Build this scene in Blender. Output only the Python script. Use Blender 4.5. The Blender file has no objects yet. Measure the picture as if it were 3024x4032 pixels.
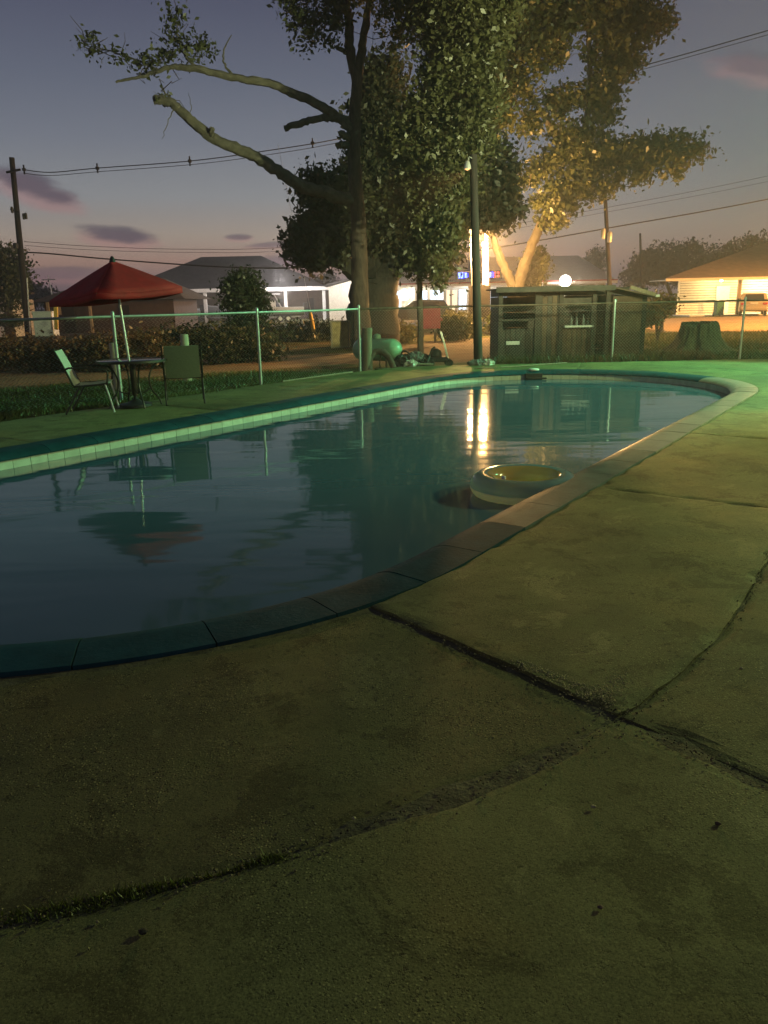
import bpy, math, random
import numpy as np
from mathutils import Matrix, Vector

# ------------------------------------------------------------------ camera, sky, exposure
scene = bpy.context.scene
col = scene.collection
rnd = random.Random(7)
rng = np.random.default_rng(11)
PI = math.pi

cam_data = bpy.data.cameras.new('camera')
cam_data.sensor_fit = 'VERTICAL'
cam_data.sensor_height = 24.0
cam_data.lens = 18.03
cam_data.clip_start = 0.05
cam_data.clip_end = 6000
cam = bpy.data.objects.new('camera', cam_data)
col.objects.link(cam)
pitch, roll = math.radians(15.3), math.radians(1.2)
fw = Vector((0, math.cos(pitch), -math.sin(pitch)))
r0 = Vector((1, 0, 0)); u0 = r0.cross(fw)
rt = r0 * math.cos(roll) - u0 * math.sin(roll)
up = r0 * math.sin(roll) + u0 * math.cos(roll)
cam.matrix_world = Matrix(((rt.x, up.x, -fw.x, 0), (rt.y, up.y, -fw.y, 0), (rt.z, up.z, -fw.z, 1.5), (0, 0, 0, 1)))
scene.camera = cam

vs = scene.view_settings
vs.view_transform = 'Standard'; vs.look = 'None'; vs.gamma = 1.0; vs.exposure = 0.0
scene.cycles.use_denoising = True
scene.cycles.max_bounces = 4
scene.cycles.diffuse_bounces = 2
scene.cycles.glossy_bounces = 3
scene.cycles.transmission_bounces = 3
scene.cycles.use_adaptive_sampling = True
scene.cycles.adaptive_threshold = .025
scene.cycles.sample_clamp_indirect = 3.0
scene.cycles.caustics_reflective = False
scene.cycles.caustics_refractive = False

def lin(r, g, b):
    f = lambda c: (c / 255 / 12.92) if c / 255 <= 0.04045 else ((c / 255 + 0.055) / 1.055) ** 2.4
    return (f(r), f(g), f(b), 1)

world = bpy.data.worlds.new('World'); scene.world = world; world.use_nodes = True
wt = world.node_tree; wn = wt.nodes; wl = wt.links; wn.clear()
class NB:
    """small node-graph helper"""
    def __init__(s, tree): s.t = tree
    def n(s, typ, **kw):
        nd = s.t.nodes.new(typ)
        for k, v in kw.items(): setattr(nd, k, v)
        return nd
    def put(s, sock, v):
        if isinstance(v, bpy.types.NodeSocket): s.t.links.new(v, sock)
        elif v is not None: sock.default_value = v
    def m(s, op, a, b=None, c=None, clamp=False):
        nd = s.n('ShaderNodeMath', operation=op, use_clamp=clamp)
        s.put(nd.inputs[0], a); s.put(nd.inputs[1], b)
        if c is not None: s.put(nd.inputs[2], c)
        return nd.outputs[0]
    def mix(s, fac, a, b, blend='MIX'):
        nd = s.n('ShaderNodeMix', data_type='RGBA', blend_type=blend)
        s.put(nd.inputs[0], fac); s.put(nd.inputs[6], a); s.put(nd.inputs[7], b)
        return nd.outputs[2]
    def ramp(s, fac, stops, interp='LINEAR'):
        nd = s.n('ShaderNodeValToRGB'); e = nd.color_ramp.elements; nd.color_ramp.interpolation = interp
        while len(e) < len(stops): e.new(0.5)
        for el, (p, c) in zip(e, stops):
            el.position = p; el.color = c if len(c) == 4 else (*c, 1)
        s.put(nd.inputs[0], fac)
        return nd.outputs[0]
    def noise(s, vec, scale, detail=4, rough=.55, dist=0.0):
        nd = s.n('ShaderNodeTexNoise'); nd.inputs['Scale'].default_value = scale
        nd.inputs['Detail'].default_value = detail; nd.inputs['Roughness'].default_value = rough
        nd.inputs['Distortion'].default_value = dist
        if vec is not None: s.t.links.new(vec, nd.inputs['Vector'])
        return nd.outputs[0]
    def sstep(s, v, a, b):
        nd = s.n('ShaderNodeMapRange', interpolation_type='SMOOTHSTEP')
        s.put(nd.inputs[0], v); nd.inputs[1].default_value = a; nd.inputs[2].default_value = b
        return nd.outputs[0]

def build_sky():
    b = NB(wt)
    tc = b.n('ShaderNodeTexCoord').outputs['Generated']
    sx = b.n('ShaderNodeSeparateXYZ'); wl.new(tc, sx.inputs[0])
    X, Y, Z = sx.outputs
    el = b.m('MULTIPLY', b.m('ARCSINE', Z), 180 / PI)           # elevation in degrees
    az = b.m('MULTIPLY', b.m('ARCTAN2', X, Y), 180 / PI)        # azimuth from straight ahead, right positive
    e = b.m('MULTIPLY', b.m('POWER', b.m('DIVIDE', b.m('MAXIMUM', el, 0.0), 90.0), 0.5), 1.0)
    P = lambda d: (d / 90) ** .5
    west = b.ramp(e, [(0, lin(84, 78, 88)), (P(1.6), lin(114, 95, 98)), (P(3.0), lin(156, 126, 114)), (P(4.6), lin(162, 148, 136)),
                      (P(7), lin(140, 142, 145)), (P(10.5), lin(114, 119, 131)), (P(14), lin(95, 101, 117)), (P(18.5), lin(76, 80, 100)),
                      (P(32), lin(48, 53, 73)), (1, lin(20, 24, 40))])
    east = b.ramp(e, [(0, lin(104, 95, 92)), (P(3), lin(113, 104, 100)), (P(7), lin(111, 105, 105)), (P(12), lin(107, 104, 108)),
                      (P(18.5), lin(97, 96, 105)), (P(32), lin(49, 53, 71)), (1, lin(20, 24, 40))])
    # the afterglow sits a little left of straight ahead and fades around the compass
    da = b.m('ABSOLUTE', b.m('ADD', az, 20.0))
    side = b.sstep(da, 18.0, 62.0)
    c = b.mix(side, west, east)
    # small flat clouds, dark on top and pink underneath
    cmb = b.n('ShaderNodeCombineXYZ'); b.put(cmb.inputs[0], b.m('MULTIPLY', az, .35)); b.put(cmb.inputs[1], el); 
    nz = b.m('SUBTRACT', b.noise(cmb.outputs[0], .9, 5, .6), .5)
    tilt = lambda a0, k: b.m('MULTIPLY', b.m('SUBTRACT', az, a0), k)
    for a0, e0, wa, we, k, s_ in CLOUDS:
        elr = b.m('SUBTRACT', b.m('SUBTRACT', el, e0), tilt(a0, k))
        u = b.m('DIVIDE', b.m('SUBTRACT', az, a0), wa); v = b.m('DIVIDE', elr, we)
        d = b.m('ADD', b.m('ADD', b.m('MULTIPLY', u, u), b.m('MULTIPLY', v, v)), b.m('MULTIPLY', nz, 2.2))
        v2 = b.m('ADD', v, .55)
        d2 = b.m('ADD', b.m('ADD', b.m('MULTIPLY', u, u), b.m('MULTIPLY', v2, v2)), b.m('MULTIPLY', nz, 2.4))
        pink = b.m('MULTIPLY', b.m('SUBTRACT', 1.0, b.sstep(d2, .1, 1.5)), .55 * s_)
        c = b.mix(pink, c, lin(168, 122, 122))
        dark = b.m('MULTIPLY', b.m('SUBTRACT', 1.0, b.sstep(d, .15, 1.15)), .85 * s_)
        c = b.mix(dark, c, lin(86, 79, 92))
    # a faint twilight share from the physical sky
    sky = b.n('ShaderNodeTexSky', sky_type='NISHITA'); sky.sun_disc = False
    sky.sun_elevation = math.radians(-2.0); sky.sun_rotation = math.radians(-20)
    sk = b.mix(1.0, sky.outputs[0], (.004, .004, .004, 1), 'MULTIPLY')
    c = b.mix(1.0, c, sk, 'ADD')
    # below the horizon: dim ground tone
    c = b.mix(b.sstep(el, -1.0, 0.0), lin(50, 45, 45), c)
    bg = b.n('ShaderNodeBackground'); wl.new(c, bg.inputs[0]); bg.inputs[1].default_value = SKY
    out = b.n('ShaderNodeOutputWorld'); wl.new(bg.outputs[0], out.inputs[0])
SKY = 1.08
# azimuth, elevation, half width, half height (degrees), tilt, strength
CLOUDS = [(-22.4, 7.6, 2.6, .95, -.28, 1.0), (-17.8, 4.7, 2.9, .62, -.1, 1.0), (-9.7, 4.5, 1.0, .24, 0, .8),
          (-7.3, 4.0, 2.0, .22, .05, .7), (-6.0, 2.9, 4.0, .5, .03, .75), (-22.0, 2.2, 5.0, .5, .02, .6), (25.5, 13.0, 5.0, .9, -.25, .6)]
build_sky()
HAZE = .0021
scene.cycles.volume_bounces = 0

# ------------------------------------------------------------------ helpers
def wloc(o):
    v = Vector((0, 0, 0))
    while o is not None:
        v += o.location; o = o.parent
    return v

class MB:
    """collects shapes and links them as ONE mesh object"""
    def __init__(s): s.v = []; s.f = []
    def add(s, v, f):
        k = len(s.v); s.v += [tuple(p) for p in v]; s.f += [tuple(i + k for i in q) for q in f]; return s
    def box(s, c, d, rz=0, rx=0, ry=0):
        M = Matrix.Rotation(rz, 3, 'Z') @ Matrix.Rotation(ry, 3, 'Y') @ Matrix.Rotation(rx, 3, 'X')
        c = Vector(c); x, y, z = d[0] / 2, d[1] / 2, d[2] / 2
        v = [c + M @ Vector(p) for p in ((-x, -y, -z), (x, -y, -z), (x, y, -z), (-x, y, -z), (-x, -y, z), (x, -y, z), (x, y, z), (-x, y, z))]
        return s.add(v, [(0, 3, 2, 1), (4, 5, 6, 7), (0, 1, 5, 4), (1, 2, 6, 5), (2, 3, 7, 6), (3, 0, 4, 7)])
    def bar(s, a, b, w, h=None, upv=(0, 0, 1)):
        a, b = Vector(a), Vector(b); h = h or w; d = (b - a).normalized(); upv = Vector(upv)
        if abs(d.dot(upv)) > .98: upv = Vector((0, 1, 0))
        x = d.cross(upv).normalized(); y = x.cross(d)
        v = [p + x * i * w / 2 + y * j * h / 2 for p in (a, b) for i, j in ((-1, -1), (1, -1), (1, 1), (-1, 1))]
        return s.add(v, [(0, 1, 2, 3), (7, 6, 5, 4), (0, 4, 5, 1), (1, 5, 6, 2), (2, 6, 7, 3), (3, 7, 4, 0)])
    def tube(s, pts, r, n=8, wob=0.0, caps=True):
        pts = [Vector(p) for p in pts]; N = len(pts)
        r = [r] * N if not hasattr(r, '__len__') else r
        k = len(s.v); prev = None
        for i, p in enumerate(pts):
            d = (pts[min(i + 1, N - 1)] - pts[max(i - 1, 0)]).normalized()
            if prev is None:
                x = d.cross(Vector((0, 0, 1)) if abs(d.z) < .9 else Vector((1, 0, 0))).normalized()
            else:
                x = (prev - d * prev.dot(d)).normalized()
            prev = x; y = d.cross(x)
            for j in range(n):
                a = 2 * PI * j / n; q = r[i] * (1 + (rnd.uniform(-wob, wob) if wob else 0))
                s.v.append(tuple(p + x * math.cos(a) * q + y * math.sin(a) * q))
        for i in range(N - 1):
            for j in range(n):
                a = k + i * n + j; b_ = k + i * n + (j + 1) % n
                s.f.append((a, b_, b_ + n, a + n))
        if caps:
            s.f.append(tuple(k + j for j in range(n))[::-1]); s.f.append(tuple(k + (N - 1) * n + j for j in range(n)))
        return s
    def lathe(s, prof, c=(0, 0, 0), n=24, axis='Z'):
        k = len(s.v); c = Vector(c)
        for r, h in prof:
            for j in range(n):
                a = 2 * PI * j / n; x, y = r * math.cos(a), r * math.sin(a)
                p = {'Z': (x, y, h), 'Y': (x, h, y), 'X': (h, x, y)}[axis]
                s.v.append(tuple(c + Vector(p)))
        for i in range(len(prof) - 1):
            for j in range(n):
                a = k + i * n + j; b_ = k + i * n + (j + 1) % n
                s.f.append((a, b_, b_ + n, a + n))
        return s
    def prism(s, poly, z0, z1):
        k = len(s.v); n = len(poly)
        s.v += [(p[0], p[1], z0) for p in poly] + [(p[0], p[1], z1) for p in poly]
        s.f.append(tuple(range(k, k + n))[::-1]); s.f.append(tuple(range(k + n, k + 2 * n)))
        for i in range(n):
            j = (i + 1) % n; s.f.append((k + i, k + j, k + n + j, k + n + i))
        return s
    def blob(s, c, r, n=10, m=7, wob=.15):
        k = len(s.v); c = Vector(c)
        for i in range(m + 1):
            t = PI * i / m
            for j in range(n):
                a = 2 * PI * j / n; w = 1 + rnd.uniform(-wob, wob)
                s.v.append((c.x + r[0] * math.sin(t) * math.cos(a) * w, c.y + r[1] * math.sin(t) * math.sin(a) * w, c.z + r[2] * math.cos(t) * w))
        for i in range(m):
            for j in range(n):
                a = k + i * n + j; b_ = k + i * n + (j + 1) % n
                s.f.append((a, a + n, b_ + n, b_))
        return s
    def mesh(s, name, mat, off=Vector((0, 0, 0)), smooth=False):
        me = bpy.data.meshes.new(name)
        me.from_pydata([(p[0] - off.x, p[1] - off.y, p[2] - off.z) for p in s.v], [], s.f)
        me.update()
        if mat: me.materials.append(mat)
        if smooth:
            me.polygons.foreach_set('use_smooth', [True] * len(me.polygons))
            try: me.set_sharp_from_angle(angle=math.radians(40))
            except Exception: pass
        return me
    def build(s, name, mat, parent=None, smooth=False, bevel=0.0):
        off = wloc(parent) if parent else Vector((0, 0, 0))
        o = bpy.data.objects.new(name, s.mesh(name, mat, off, smooth))
        col.objects.link(o); o.parent = parent
        if bevel:
            md = o.modifiers.new('bevel', 'BEVEL'); md.width = bevel; md.segments = 2; md.limit_method = 'ANGLE'
        return o

def tag(o, label=None, cat=None, group=None, kind=None):
    if label: o['label'] = label
    if cat: o['category'] = cat
    if group: o['group'] = group
    if kind: o['kind'] = kind
    return o
def thing(name, label, cat, loc=(0, 0, 0), rz=0, group=None):
    o = bpy.data.objects.new(name, None); col.objects.link(o); o.empty_display_size = .2
    o.location = loc; o.rotation_euler = (0, 0, rz)
    return tag(o, label, cat, group)
def copy_tree(o, parent=None):
    c = o.copy(); col.objects.link(c); c.parent = parent
    for ch in [q for q in o.children]: copy_tree(ch, c)
    return c

def np_mesh(name, V, F, mat, parent=None):
    """fast quad/tri mesh from numpy arrays (world coordinates)"""
    off = np.array(wloc(parent)) if parent else np.zeros(3)
    me = bpy.data.meshes.new(name); V = (V - off).astype(np.float32); k = F.shape[1]
    me.vertices.add(len(V)); me.vertices.foreach_set('co', V.ravel())
    me.loops.add(F.size); me.loops.foreach_set('vertex_index', F.astype(np.int32).ravel())
    me.polygons.add(len(F)); me.polygons.foreach_set('loop_start', np.arange(0, F.size, k, dtype=np.int32))
    me.update(calc_edges=True); me.materials.append(mat)
    o = bpy.data.objects.new(name, me); col.objects.link(o); o.parent = parent
    return o

# ------------------------------------------------------------------ materials
MATS = {}
def mat(name, c, rough=.7, var=.25, scale=6.0, bump=0.0, bscale=None, metal=0.0, c2=None, spec=.5, objrand=0.0, detail=5, coord='Object', trans=0.0, streak=None):
    if name in MATS: return MATS[name]
    m_ = bpy.data.materials.new(name); m_.use_nodes = True; t = m_.node_tree; b = NB(t)
    p = t.nodes['Principled BSDF']
    tc = b.n('ShaderNodeTexCoord').outputs[coord]
    vec = tc
    if streak:
        mp = b.n('ShaderNodeMapping'); mp.inputs['Scale'].default_value = streak; t.links.new(tc, mp.inputs[0]); vec = mp.outputs[0]
    nz = b.noise(vec, scale, detail, .6)
    ca = tuple(x * (1 - var) for x in c[:3]) + (1,); cb = tuple(min(1, x * (1 + var)) for x in (c2 or c)[:3]) + (1,)
    cc = b.ramp(nz, [(.3, ca), (.7, cb)])
    if objrand:
        oi = b.n('ShaderNodeObjectInfo').outputs['Random']
        k = b.m('ADD', b.m('MULTIPLY', oi, 2 * objrand), 1 - objrand)
        cx = b.n('ShaderNodeCombineXYZ'); [b.put(cx.inputs[i], k) for i in range(3)]
        cc = b.mix(1.0, cc, cx.outputs[0], 'MULTIPLY')
    t.links.new(cc, p.inputs['Base Color'])
    p.inputs['Roughness'].default_value = rough; p.inputs['Metallic'].default_value = metal
    p.inputs['Specular IOR Level'].default_value = spec
    p.inputs['Transmission Weight'].default_value = trans
    if bump:
        bn = b.n('ShaderNodeBump'); bn.inputs['Strength'].default_value = bump; bn.inputs['Distance'].default_value = .02
        t.links.new(b.noise(vec, bscale or scale * 4, 5, .65), bn.inputs['Height']); t.links.new(bn.outputs[0], p.inputs['Normal'])
    MATS[name] = m_; return m_
def emit(name, c, s):
    m_ = bpy.data.materials.new(name); m_.use_nodes = True; t = m_.node_tree; t.nodes.clear(); b = NB(t)
    e = b.n('ShaderNodeEmission'); e.inputs[0].default_value = (*c, 1); e.inputs[1].default_value = s
    o = b.n('ShaderNodeOutputMaterial'); t.links.new(e.outputs[0], o.inputs[0]); return m_

def leaf_mat(name, c, c2, trans=.35):
    m_ = bpy.data.materials.new(name); m_.use_nodes = True; t = m_.node_tree; t.nodes.clear(); b = NB(t)
    g = b.n('ShaderNodeNewGeometry'); tc = b.n('ShaderNodeTexCoord').outputs['Object']
    k = b.m('ADD', b.m('MULTIPLY', g.outputs['Random Per Island'], .3), b.m('MULTIPLY', b.noise(tc, 1.1, 3), .75))
    cc = b.ramp(k, [(.2, c), (.85, c2)])
    d = b.n('ShaderNodeBsdfDiffuse'); tr = b.n('ShaderNodeBsdfTranslucent'); gl = b.n('ShaderNodeBsdfGlossy'); gl.inputs['Roughness'].default_value = .45
    t.links.new(cc, d.inputs[0]); t.links.new(cc, tr.inputs[0])
    m1 = b.n('ShaderNodeMixShader'); m1.inputs[0].default_value = trans; t.links.new(d.outputs[0], m1.inputs[1]); t.links.new(tr.outputs[0], m1.inputs[2])
    m2 = b.n('ShaderNodeMixShader'); m2.inputs[0].default_value = .04; t.links.new(m1.outputs[0], m2.inputs[1]); t.links.new(gl.outputs[0], m2.inputs[2])
    o = b.n('ShaderNodeOutputMaterial'); t.links.new(m2.outputs[0], o.inputs[0]); return m_

def concrete_mat(name, base, dark, agg=0.5, objrand=.12):
    m_ = bpy.data.materials.new(name); m_.use_nodes = True; t = m_.node_tree; b = NB(t); p = t.nodes['Principled BSDF']
    geo = b.n('ShaderNodeNewGeometry').outputs['Position']
    mul = lambda c_, *k: (c_[0] * k[0], c_[1] * k[min(1, len(k) - 1)], c_[2] * k[-1], 1)
    big = b.noise(geo, .6, 5, .66, .3); mid = b.noise(geo, 2.6, 5, .7, .2); fine = b.noise(geo, 45, 4, .75)
    patch = b.noise(geo, 1.9, 6, .74, .4); where = b.noise(geo, 1.1, 3, .6, .4); hue = b.noise(geo, .9, 3, .6)
    c = b.ramp(big, [(.30, dark), (.50, mul(base, .72)), (.66, base)])
    c = b.mix(b.m('MULTIPLY', b.sstep(hue, .50, .68), .45), c, mul(base, 1.05, .78, .62))          # rusty brown film
    c = b.mix(b.m('MULTIPLY', b.sstep(hue, .46, .30), .45), c, mul(base, .62, .78, .62))           # algae film
    c = b.mix(b.m('MULTIPLY', b.sstep(mid, .46, .62), .40), c, mul(base, .5))
    c = b.mix(b.m('MULTIPLY', b.sstep(patch, .545, .575), .50), c, mul(dark, .75, .68, .6))        # hard-edged damp stains
    c = b.mix(b.m('MULTIPLY', b.sstep(patch, .41, .38), .38), c, mul(base, 1.3, 1.28, 1.35))       # scrubbed pale spots
    rough = b.sstep(where, .44, .60)                                                               # where the paste has worn off the stones
    vo = b.n('ShaderNodeTexVoronoi'); vo.inputs['Scale'].default_value = 95; t.links.new(geo, vo.inputs['Vector'])
    stone = b.m('MULTIPLY', b.sstep(vo.outputs['Distance'], .42, .22), rough)
    sc_ = b.n('ShaderNodeSeparateColor'); t.links.new(vo.outputs['Color'], sc_.inputs[0])
    pale = b.m('MULTIPLY', stone, b.m('GREATER_THAN', sc_.outputs[0], .72)); drk = b.m('MULTIPLY', stone, b.m('LESS_THAN', sc_.outputs[0], .35))
    c = b.mix(b.m('MULTIPLY', pale, min(1, .55 * agg)), c, mul(base, 1.9, 1.8, 1.9))
    c = b.mix(b.m('MULTIPLY', drk, min(1, .6 * agg)), c, mul(dark, .45))
    pit = b.noise(geo, 30, 4, .85); pm = b.m('MULTIPLY', b.sstep(pit, .57, .66), b.m('ADD', .35, b.m('MULTIPLY', rough, .65)))
    c = b.mix(b.m('MULTIPLY', pm, min(1, .8 * agg + .25)), c, mul(dark, .3))
    grain = b.noise(geo, 170, 3, .85)
    c = b.mix(b.m('MULTIPLY', b.sstep(grain, .52, .62), .68), c, mul(dark, .5))
    c = b.mix(b.m('MULTIPLY', b.sstep(grain, .44, .36), .5), c, mul(base, 1.5))
    oi = b.n('ShaderNodeObjectInfo').outputs['Random']
    k = b.m('ADD', b.m('MULTIPLY', oi, 2 * objrand), 1 - objrand); cx = b.n('ShaderNodeCombineXYZ'); [b.put(cx.inputs[i], k) for i in range(3)]
    c = b.mix(1.0, c, cx.outputs[0], 'MULTIPLY')
    t.links.new(c, p.inputs['Base Color'])
    t.links.new(b.m('ADD', .62, b.m('MULTIPLY', patch, .3)), p.inputs['Roughness'])
    p.inputs['Specular IOR Level'].default_value = .25
    h = b.m('ADD', b.m('MULTIPLY', fine, .45), b.m('MULTIPLY', pm, -1.0 * min(1, agg + .2)))
    h = b.m('ADD', h, b.m('MULTIPLY', mid, .4))
    h = b.m('ADD', h, b.m('MULTIPLY', stone, .25 * agg))
    bn = b.n('ShaderNodeBump'); bn.inputs['Strength'].default_value = .38; bn.inputs['Distance'].default_value = .010
    t.links.new(h, bn.inputs['Height']); t.links.new(bn.outputs[0], p.inputs['Normal'])
    return m_

M_SLAB = concrete_mat('slab concrete', (.222, .222, .090, 1), (.070, .072, .030, 1), 1.0)
M_ROUGH = concrete_mat('rough exposed aggregate', (.180, .172, .072, 1), (.050, .048, .021, 1), 1.7)
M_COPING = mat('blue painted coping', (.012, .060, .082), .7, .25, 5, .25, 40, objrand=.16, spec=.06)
M_COPING2 = mat('tan coping', (.25, .225, .18), .33, .2, 5, .2, 40, objrand=.10)  # tan stones, set along the right-hand stretch only
M_COPING3 = mat('grey teal coping', (.095, .132, .128), .6, .25, 5, .25, 40, objrand=.12, spec=.12)  # grey teal stones, set just before the tan stretch
M_SHELL = mat('pool plaster', (.30, .42, .44), .6, .15, 3)
M_TILE = mat('glazed pool tile', (.52, .60, .50), .22, .12, 9, objrand=.1)
M_GROUT = mat('grout', (.16, .19, .18), .9, .2, 20)
M_SOIL = mat('joint soil', (.045, .04, .028), .95, .5, 9, .6)
M_GALV = mat('galvanised steel', (.48, .50, .48), .42, .15, 14, metal=.55)
M_WOOD_DARK = mat('dark creosote wood', (.026, .020, .018), .85, .4, 3, .5, 30, streak=(6, 6, .5))
M_WOOD_GREY = mat('weathered grey boards', (.055, .047, .040), .85, .4, 5, .4, 30, objrand=.3)
M_WOOD_BROWN = mat('weathered brown boards', (.12, .078, .052), .8, .35, 5, .4, 30, objrand=.25)
M_POST = mat('weathered timber post', (.24, .19, .135), .85, .3, 6, .5, 30, streak=(5, 5, .6))
M_PAINTPOST = mat('cream painted post', (.52, .47, .33), .6, .2, 8)
M_BARK = mat('grey brown bark', (.085, .064, .05), .9, .45, 4, .9, 22, streak=(3, 3, .8))
M_BARK_PALE = mat('pale smooth bark', (.095, .08, .055), .8, .25, 4, .5, 20)
M_BARK_LIMB = mat('light limb bark', (.115, .105, .08), .9, .4, 5, .8, 24)  # limb tone, lighter than the shaded tone of the trunk
M_TANK = mat('white tank enamel', (.60, .62, .56), .35, .1, 5)
M_RUST_SHADE = mat('rusty or shaded brown metal', (.10, .065, .048), .85, .45, 9, .4)  # rust on most parts; on the far fence rail it carries shade
M_BLACK = mat('black plastic', (.022, .022, .024), .5, .3, 10)
M_GREYCLOTH = mat('grey rags', (.17, .18, .18), .9, .4, 9, .5)
M_RED = mat('red canvas', (.36, .008, .014), .8, .2, 7, .25, 60)
M_REDSIGN = mat('red painted metal', (.30, .025, .03), .5, .2, 5)
M_SLING = mat('woven sling fabric', (.20, .25, .17), .75, .15, 60, .3, 200)
M_SLING_PALE = mat('pale woven sling fabric', (.50, .50, .44), .7, .12, 60, .3, 200)
M_FRAME = mat('dark bronze frame', (.05, .043, .036), .45, .2, 20, metal=.4)
M_CHROME = mat('bright aluminium', (.75, .75, .72), .3, .1, 10, metal=.6)
M_GLASSTOP = mat('smoked glass', (.02, .024, .024), .12, .1, 5)
M_SIDING = mat('cream siding', (.62, .58, .48), .6, .08, 4, objrand=.05)
M_WHITE = mat('white paint', (.72, .71, .68), .55, .08, 4)
M_ROOF = mat('dark shingles', (.055, .052, .056), .9, .3, 2.2, .4, 10)
M_ROOF2 = mat('brown shingles', (.15, .112, .072), .9, .25, 2.2, .4, 10)
M_METALROOF = mat('grey metal roof', (.30, .30, .29), .5, .12, 2)
M_BROWNWALL = mat('brown clapboard', (.10, .07, .055), .8, .25, 3)
M_DARK = mat('dark interior', (.02, .018, .018), .9, .2, 3)
M_CAR = mat('tan car paint', (.40, .33, .22), .3, .05, 3, metal=.2)
M_CARDARK = mat('dark car paint', (.035, .04, .045), .3, .05, 3)
M_GLASS = mat('car glass', (.02, .022, .024), .08, .1, 3)
M_TYRE = mat('tyre rubber', (.02, .02, .02), .85, .2, 20)
M_RIM = mat('wheel rim', (.5, .5, .5), .35, .1, 8, metal=.7)
M_TAIL = mat('red tail light lens', (.35, .02, .02), .25, .1, 5)
M_PLATE = mat('licence plate', (.55, .55, .52), .5, .1, 20)
M_BIN = mat('green bin plastic', (.02, .16, .11), .5, .1, 5)
M_BOAT = mat('white gelcoat', (.70, .70, .72), .3, .08, 3)
M_CABLE = mat('black cable', (.025, .022, .022), .7, .2, 5)
M_YELLOW = mat('yellow plastic guard', (.62, .40, .06), .55, .1, 6)
M_PLY = mat('plywood', (.34, .25, .12), .8, .35, 7)
M_OLIVEROOF = mat('olive grey roof', (.14, .125, .10), .9, .2, 2, .3, 8)
M_ASPH = mat('asphalt', (.075, .07, .068), .9, .25, 4, .4, 40)
M_GRAVEL = mat('tan gravel', (.30, .22, .13), .95, .3, 2.5, .6, 30)
M_DIRT = mat('bare dirt', (.125, .088, .05), .95, .4, 1.6, .7, 18)
M_PVCBLUE = None

def ground_material():
    m_ = bpy.data.materials.new('rough ground'); m_.use_nodes = True; t = m_.node_tree; b = NB(t); p = t.nodes['Principled BSDF']
    geo = b.n('ShaderNodeNewGeometry').outputs['Position']
    n1 = b.noise(geo, .22, 6, .65, .8); n2 = b.noise(geo, 1.8, 6, .7); n3 = b.noise(geo, 14, 4, .7)
    c = b.ramp(n1, [(.36, (.055, .075, .022, 1)), (.5, (.10, .098, .035, 1)), (.64, (.17, .125, .065, 1))])
    c = b.mix(b.m('MULTIPLY', b.sstep(n2, .45, .68), .6), c, (.05, .065, .02, 1))
    c = b.mix(b.m('MULTIPLY', n3, .5), c, (.03, .03, .015, 1))
    t.links.new(c, p.inputs['Base Color']); p.inputs['Roughness'].default_value = .95; p.inputs['Specular IOR Level'].default_value = .1
    bn = b.n('ShaderNodeBump'); bn.inputs['Strength'].default_value = .8; bn.inputs['Distance'].default_value = .06
    t.links.new(b.m('ADD', n2, n3), bn.inputs['Height']); t.links.new(bn.outputs[0], p.inputs['Normal'])
    return m_
M_GROUND = ground_material()

def water_material():
    m_ = bpy.data.materials.new('pool water'); m_.use_nodes = True; t = m_.node_tree; b = NB(t); p = t.nodes['Principled BSDF']
    geo = b.n('ShaderNodeNewGeometry').outputs['Position']
    mp = b.n('ShaderNodeMapping'); mp.inputs['Scale'].default_value = (.40, 1.25, 1); mp.inputs['Rotation'].default_value = (0, 0, .15); t.links.new(geo, mp.inputs[0])
    n1 = b.noise(mp.outputs[0], 1.5, 2, .45, .3); n2 = b.noise(mp.outputs[0], 5.0, 2, .5)
    n0 = b.noise(geo, .35, 3, .5)
    c = b.ramp(n0, [(.3, (.052, .110, .162, 1)), (.7, (.060, .120, .188, 1))])
    t.links.new(c, p.inputs['Base Color']); p.inputs['Roughness'].default_value = .05; p.inputs['IOR'].default_value = 1.33
    h = b.m('ADD', n1, b.m('MULTIPLY', n2, .06))
    bn = b.n('ShaderNodeBump'); bn.inputs['Strength'].default_value = .16; bn.inputs['Distance'].default_value = .045
    t.links.new(h, bn.inputs['Height']); t.links.new(bn.outputs[0], p.inputs['Normal'])
    return m_
M_WATER = water_material()

def ring_mat(name, c, trans):
    m_ = bpy.data.materials.new(name); m_.use_nodes = True; t = m_.node_tree; t.nodes.clear(); b = NB(t)
    pr = b.n('ShaderNodeBsdfPrincipled'); pr.inputs['Base Color'].default_value = c; pr.inputs['Roughness'].default_value = .14
    pr.inputs['Coat Weight'].default_value = .6; pr.inputs['Coat Roughness'].default_value = .05
    tr = b.n('ShaderNodeBsdfTranslucent'); tr.inputs[0].default_value = (c[0] * 1.6, c[1] * 1.6, c[2] * 1.6, 1)
    tp = b.n('ShaderNodeBsdfTransparent'); tp.inputs[0].default_value = (.75, .82, .85, 1)
    m1 = b.n('ShaderNodeMixShader'); m1.inputs[0].default_value = .55; t.links.new(pr.outputs[0], m1.inputs[1]); t.links.new(tr.outputs[0], m1.inputs[2])
    m2 = b.n('ShaderNodeMixShader'); m2.inputs[0].default_value = trans; t.links.new(m1.outputs[0], m2.inputs[1]); t.links.new(tp.outputs[0], m2.inputs[2])
    o = b.n('ShaderNodeOutputMaterial'); t.links.new(m2.outputs[0], o.inputs[0]); return m_

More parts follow.
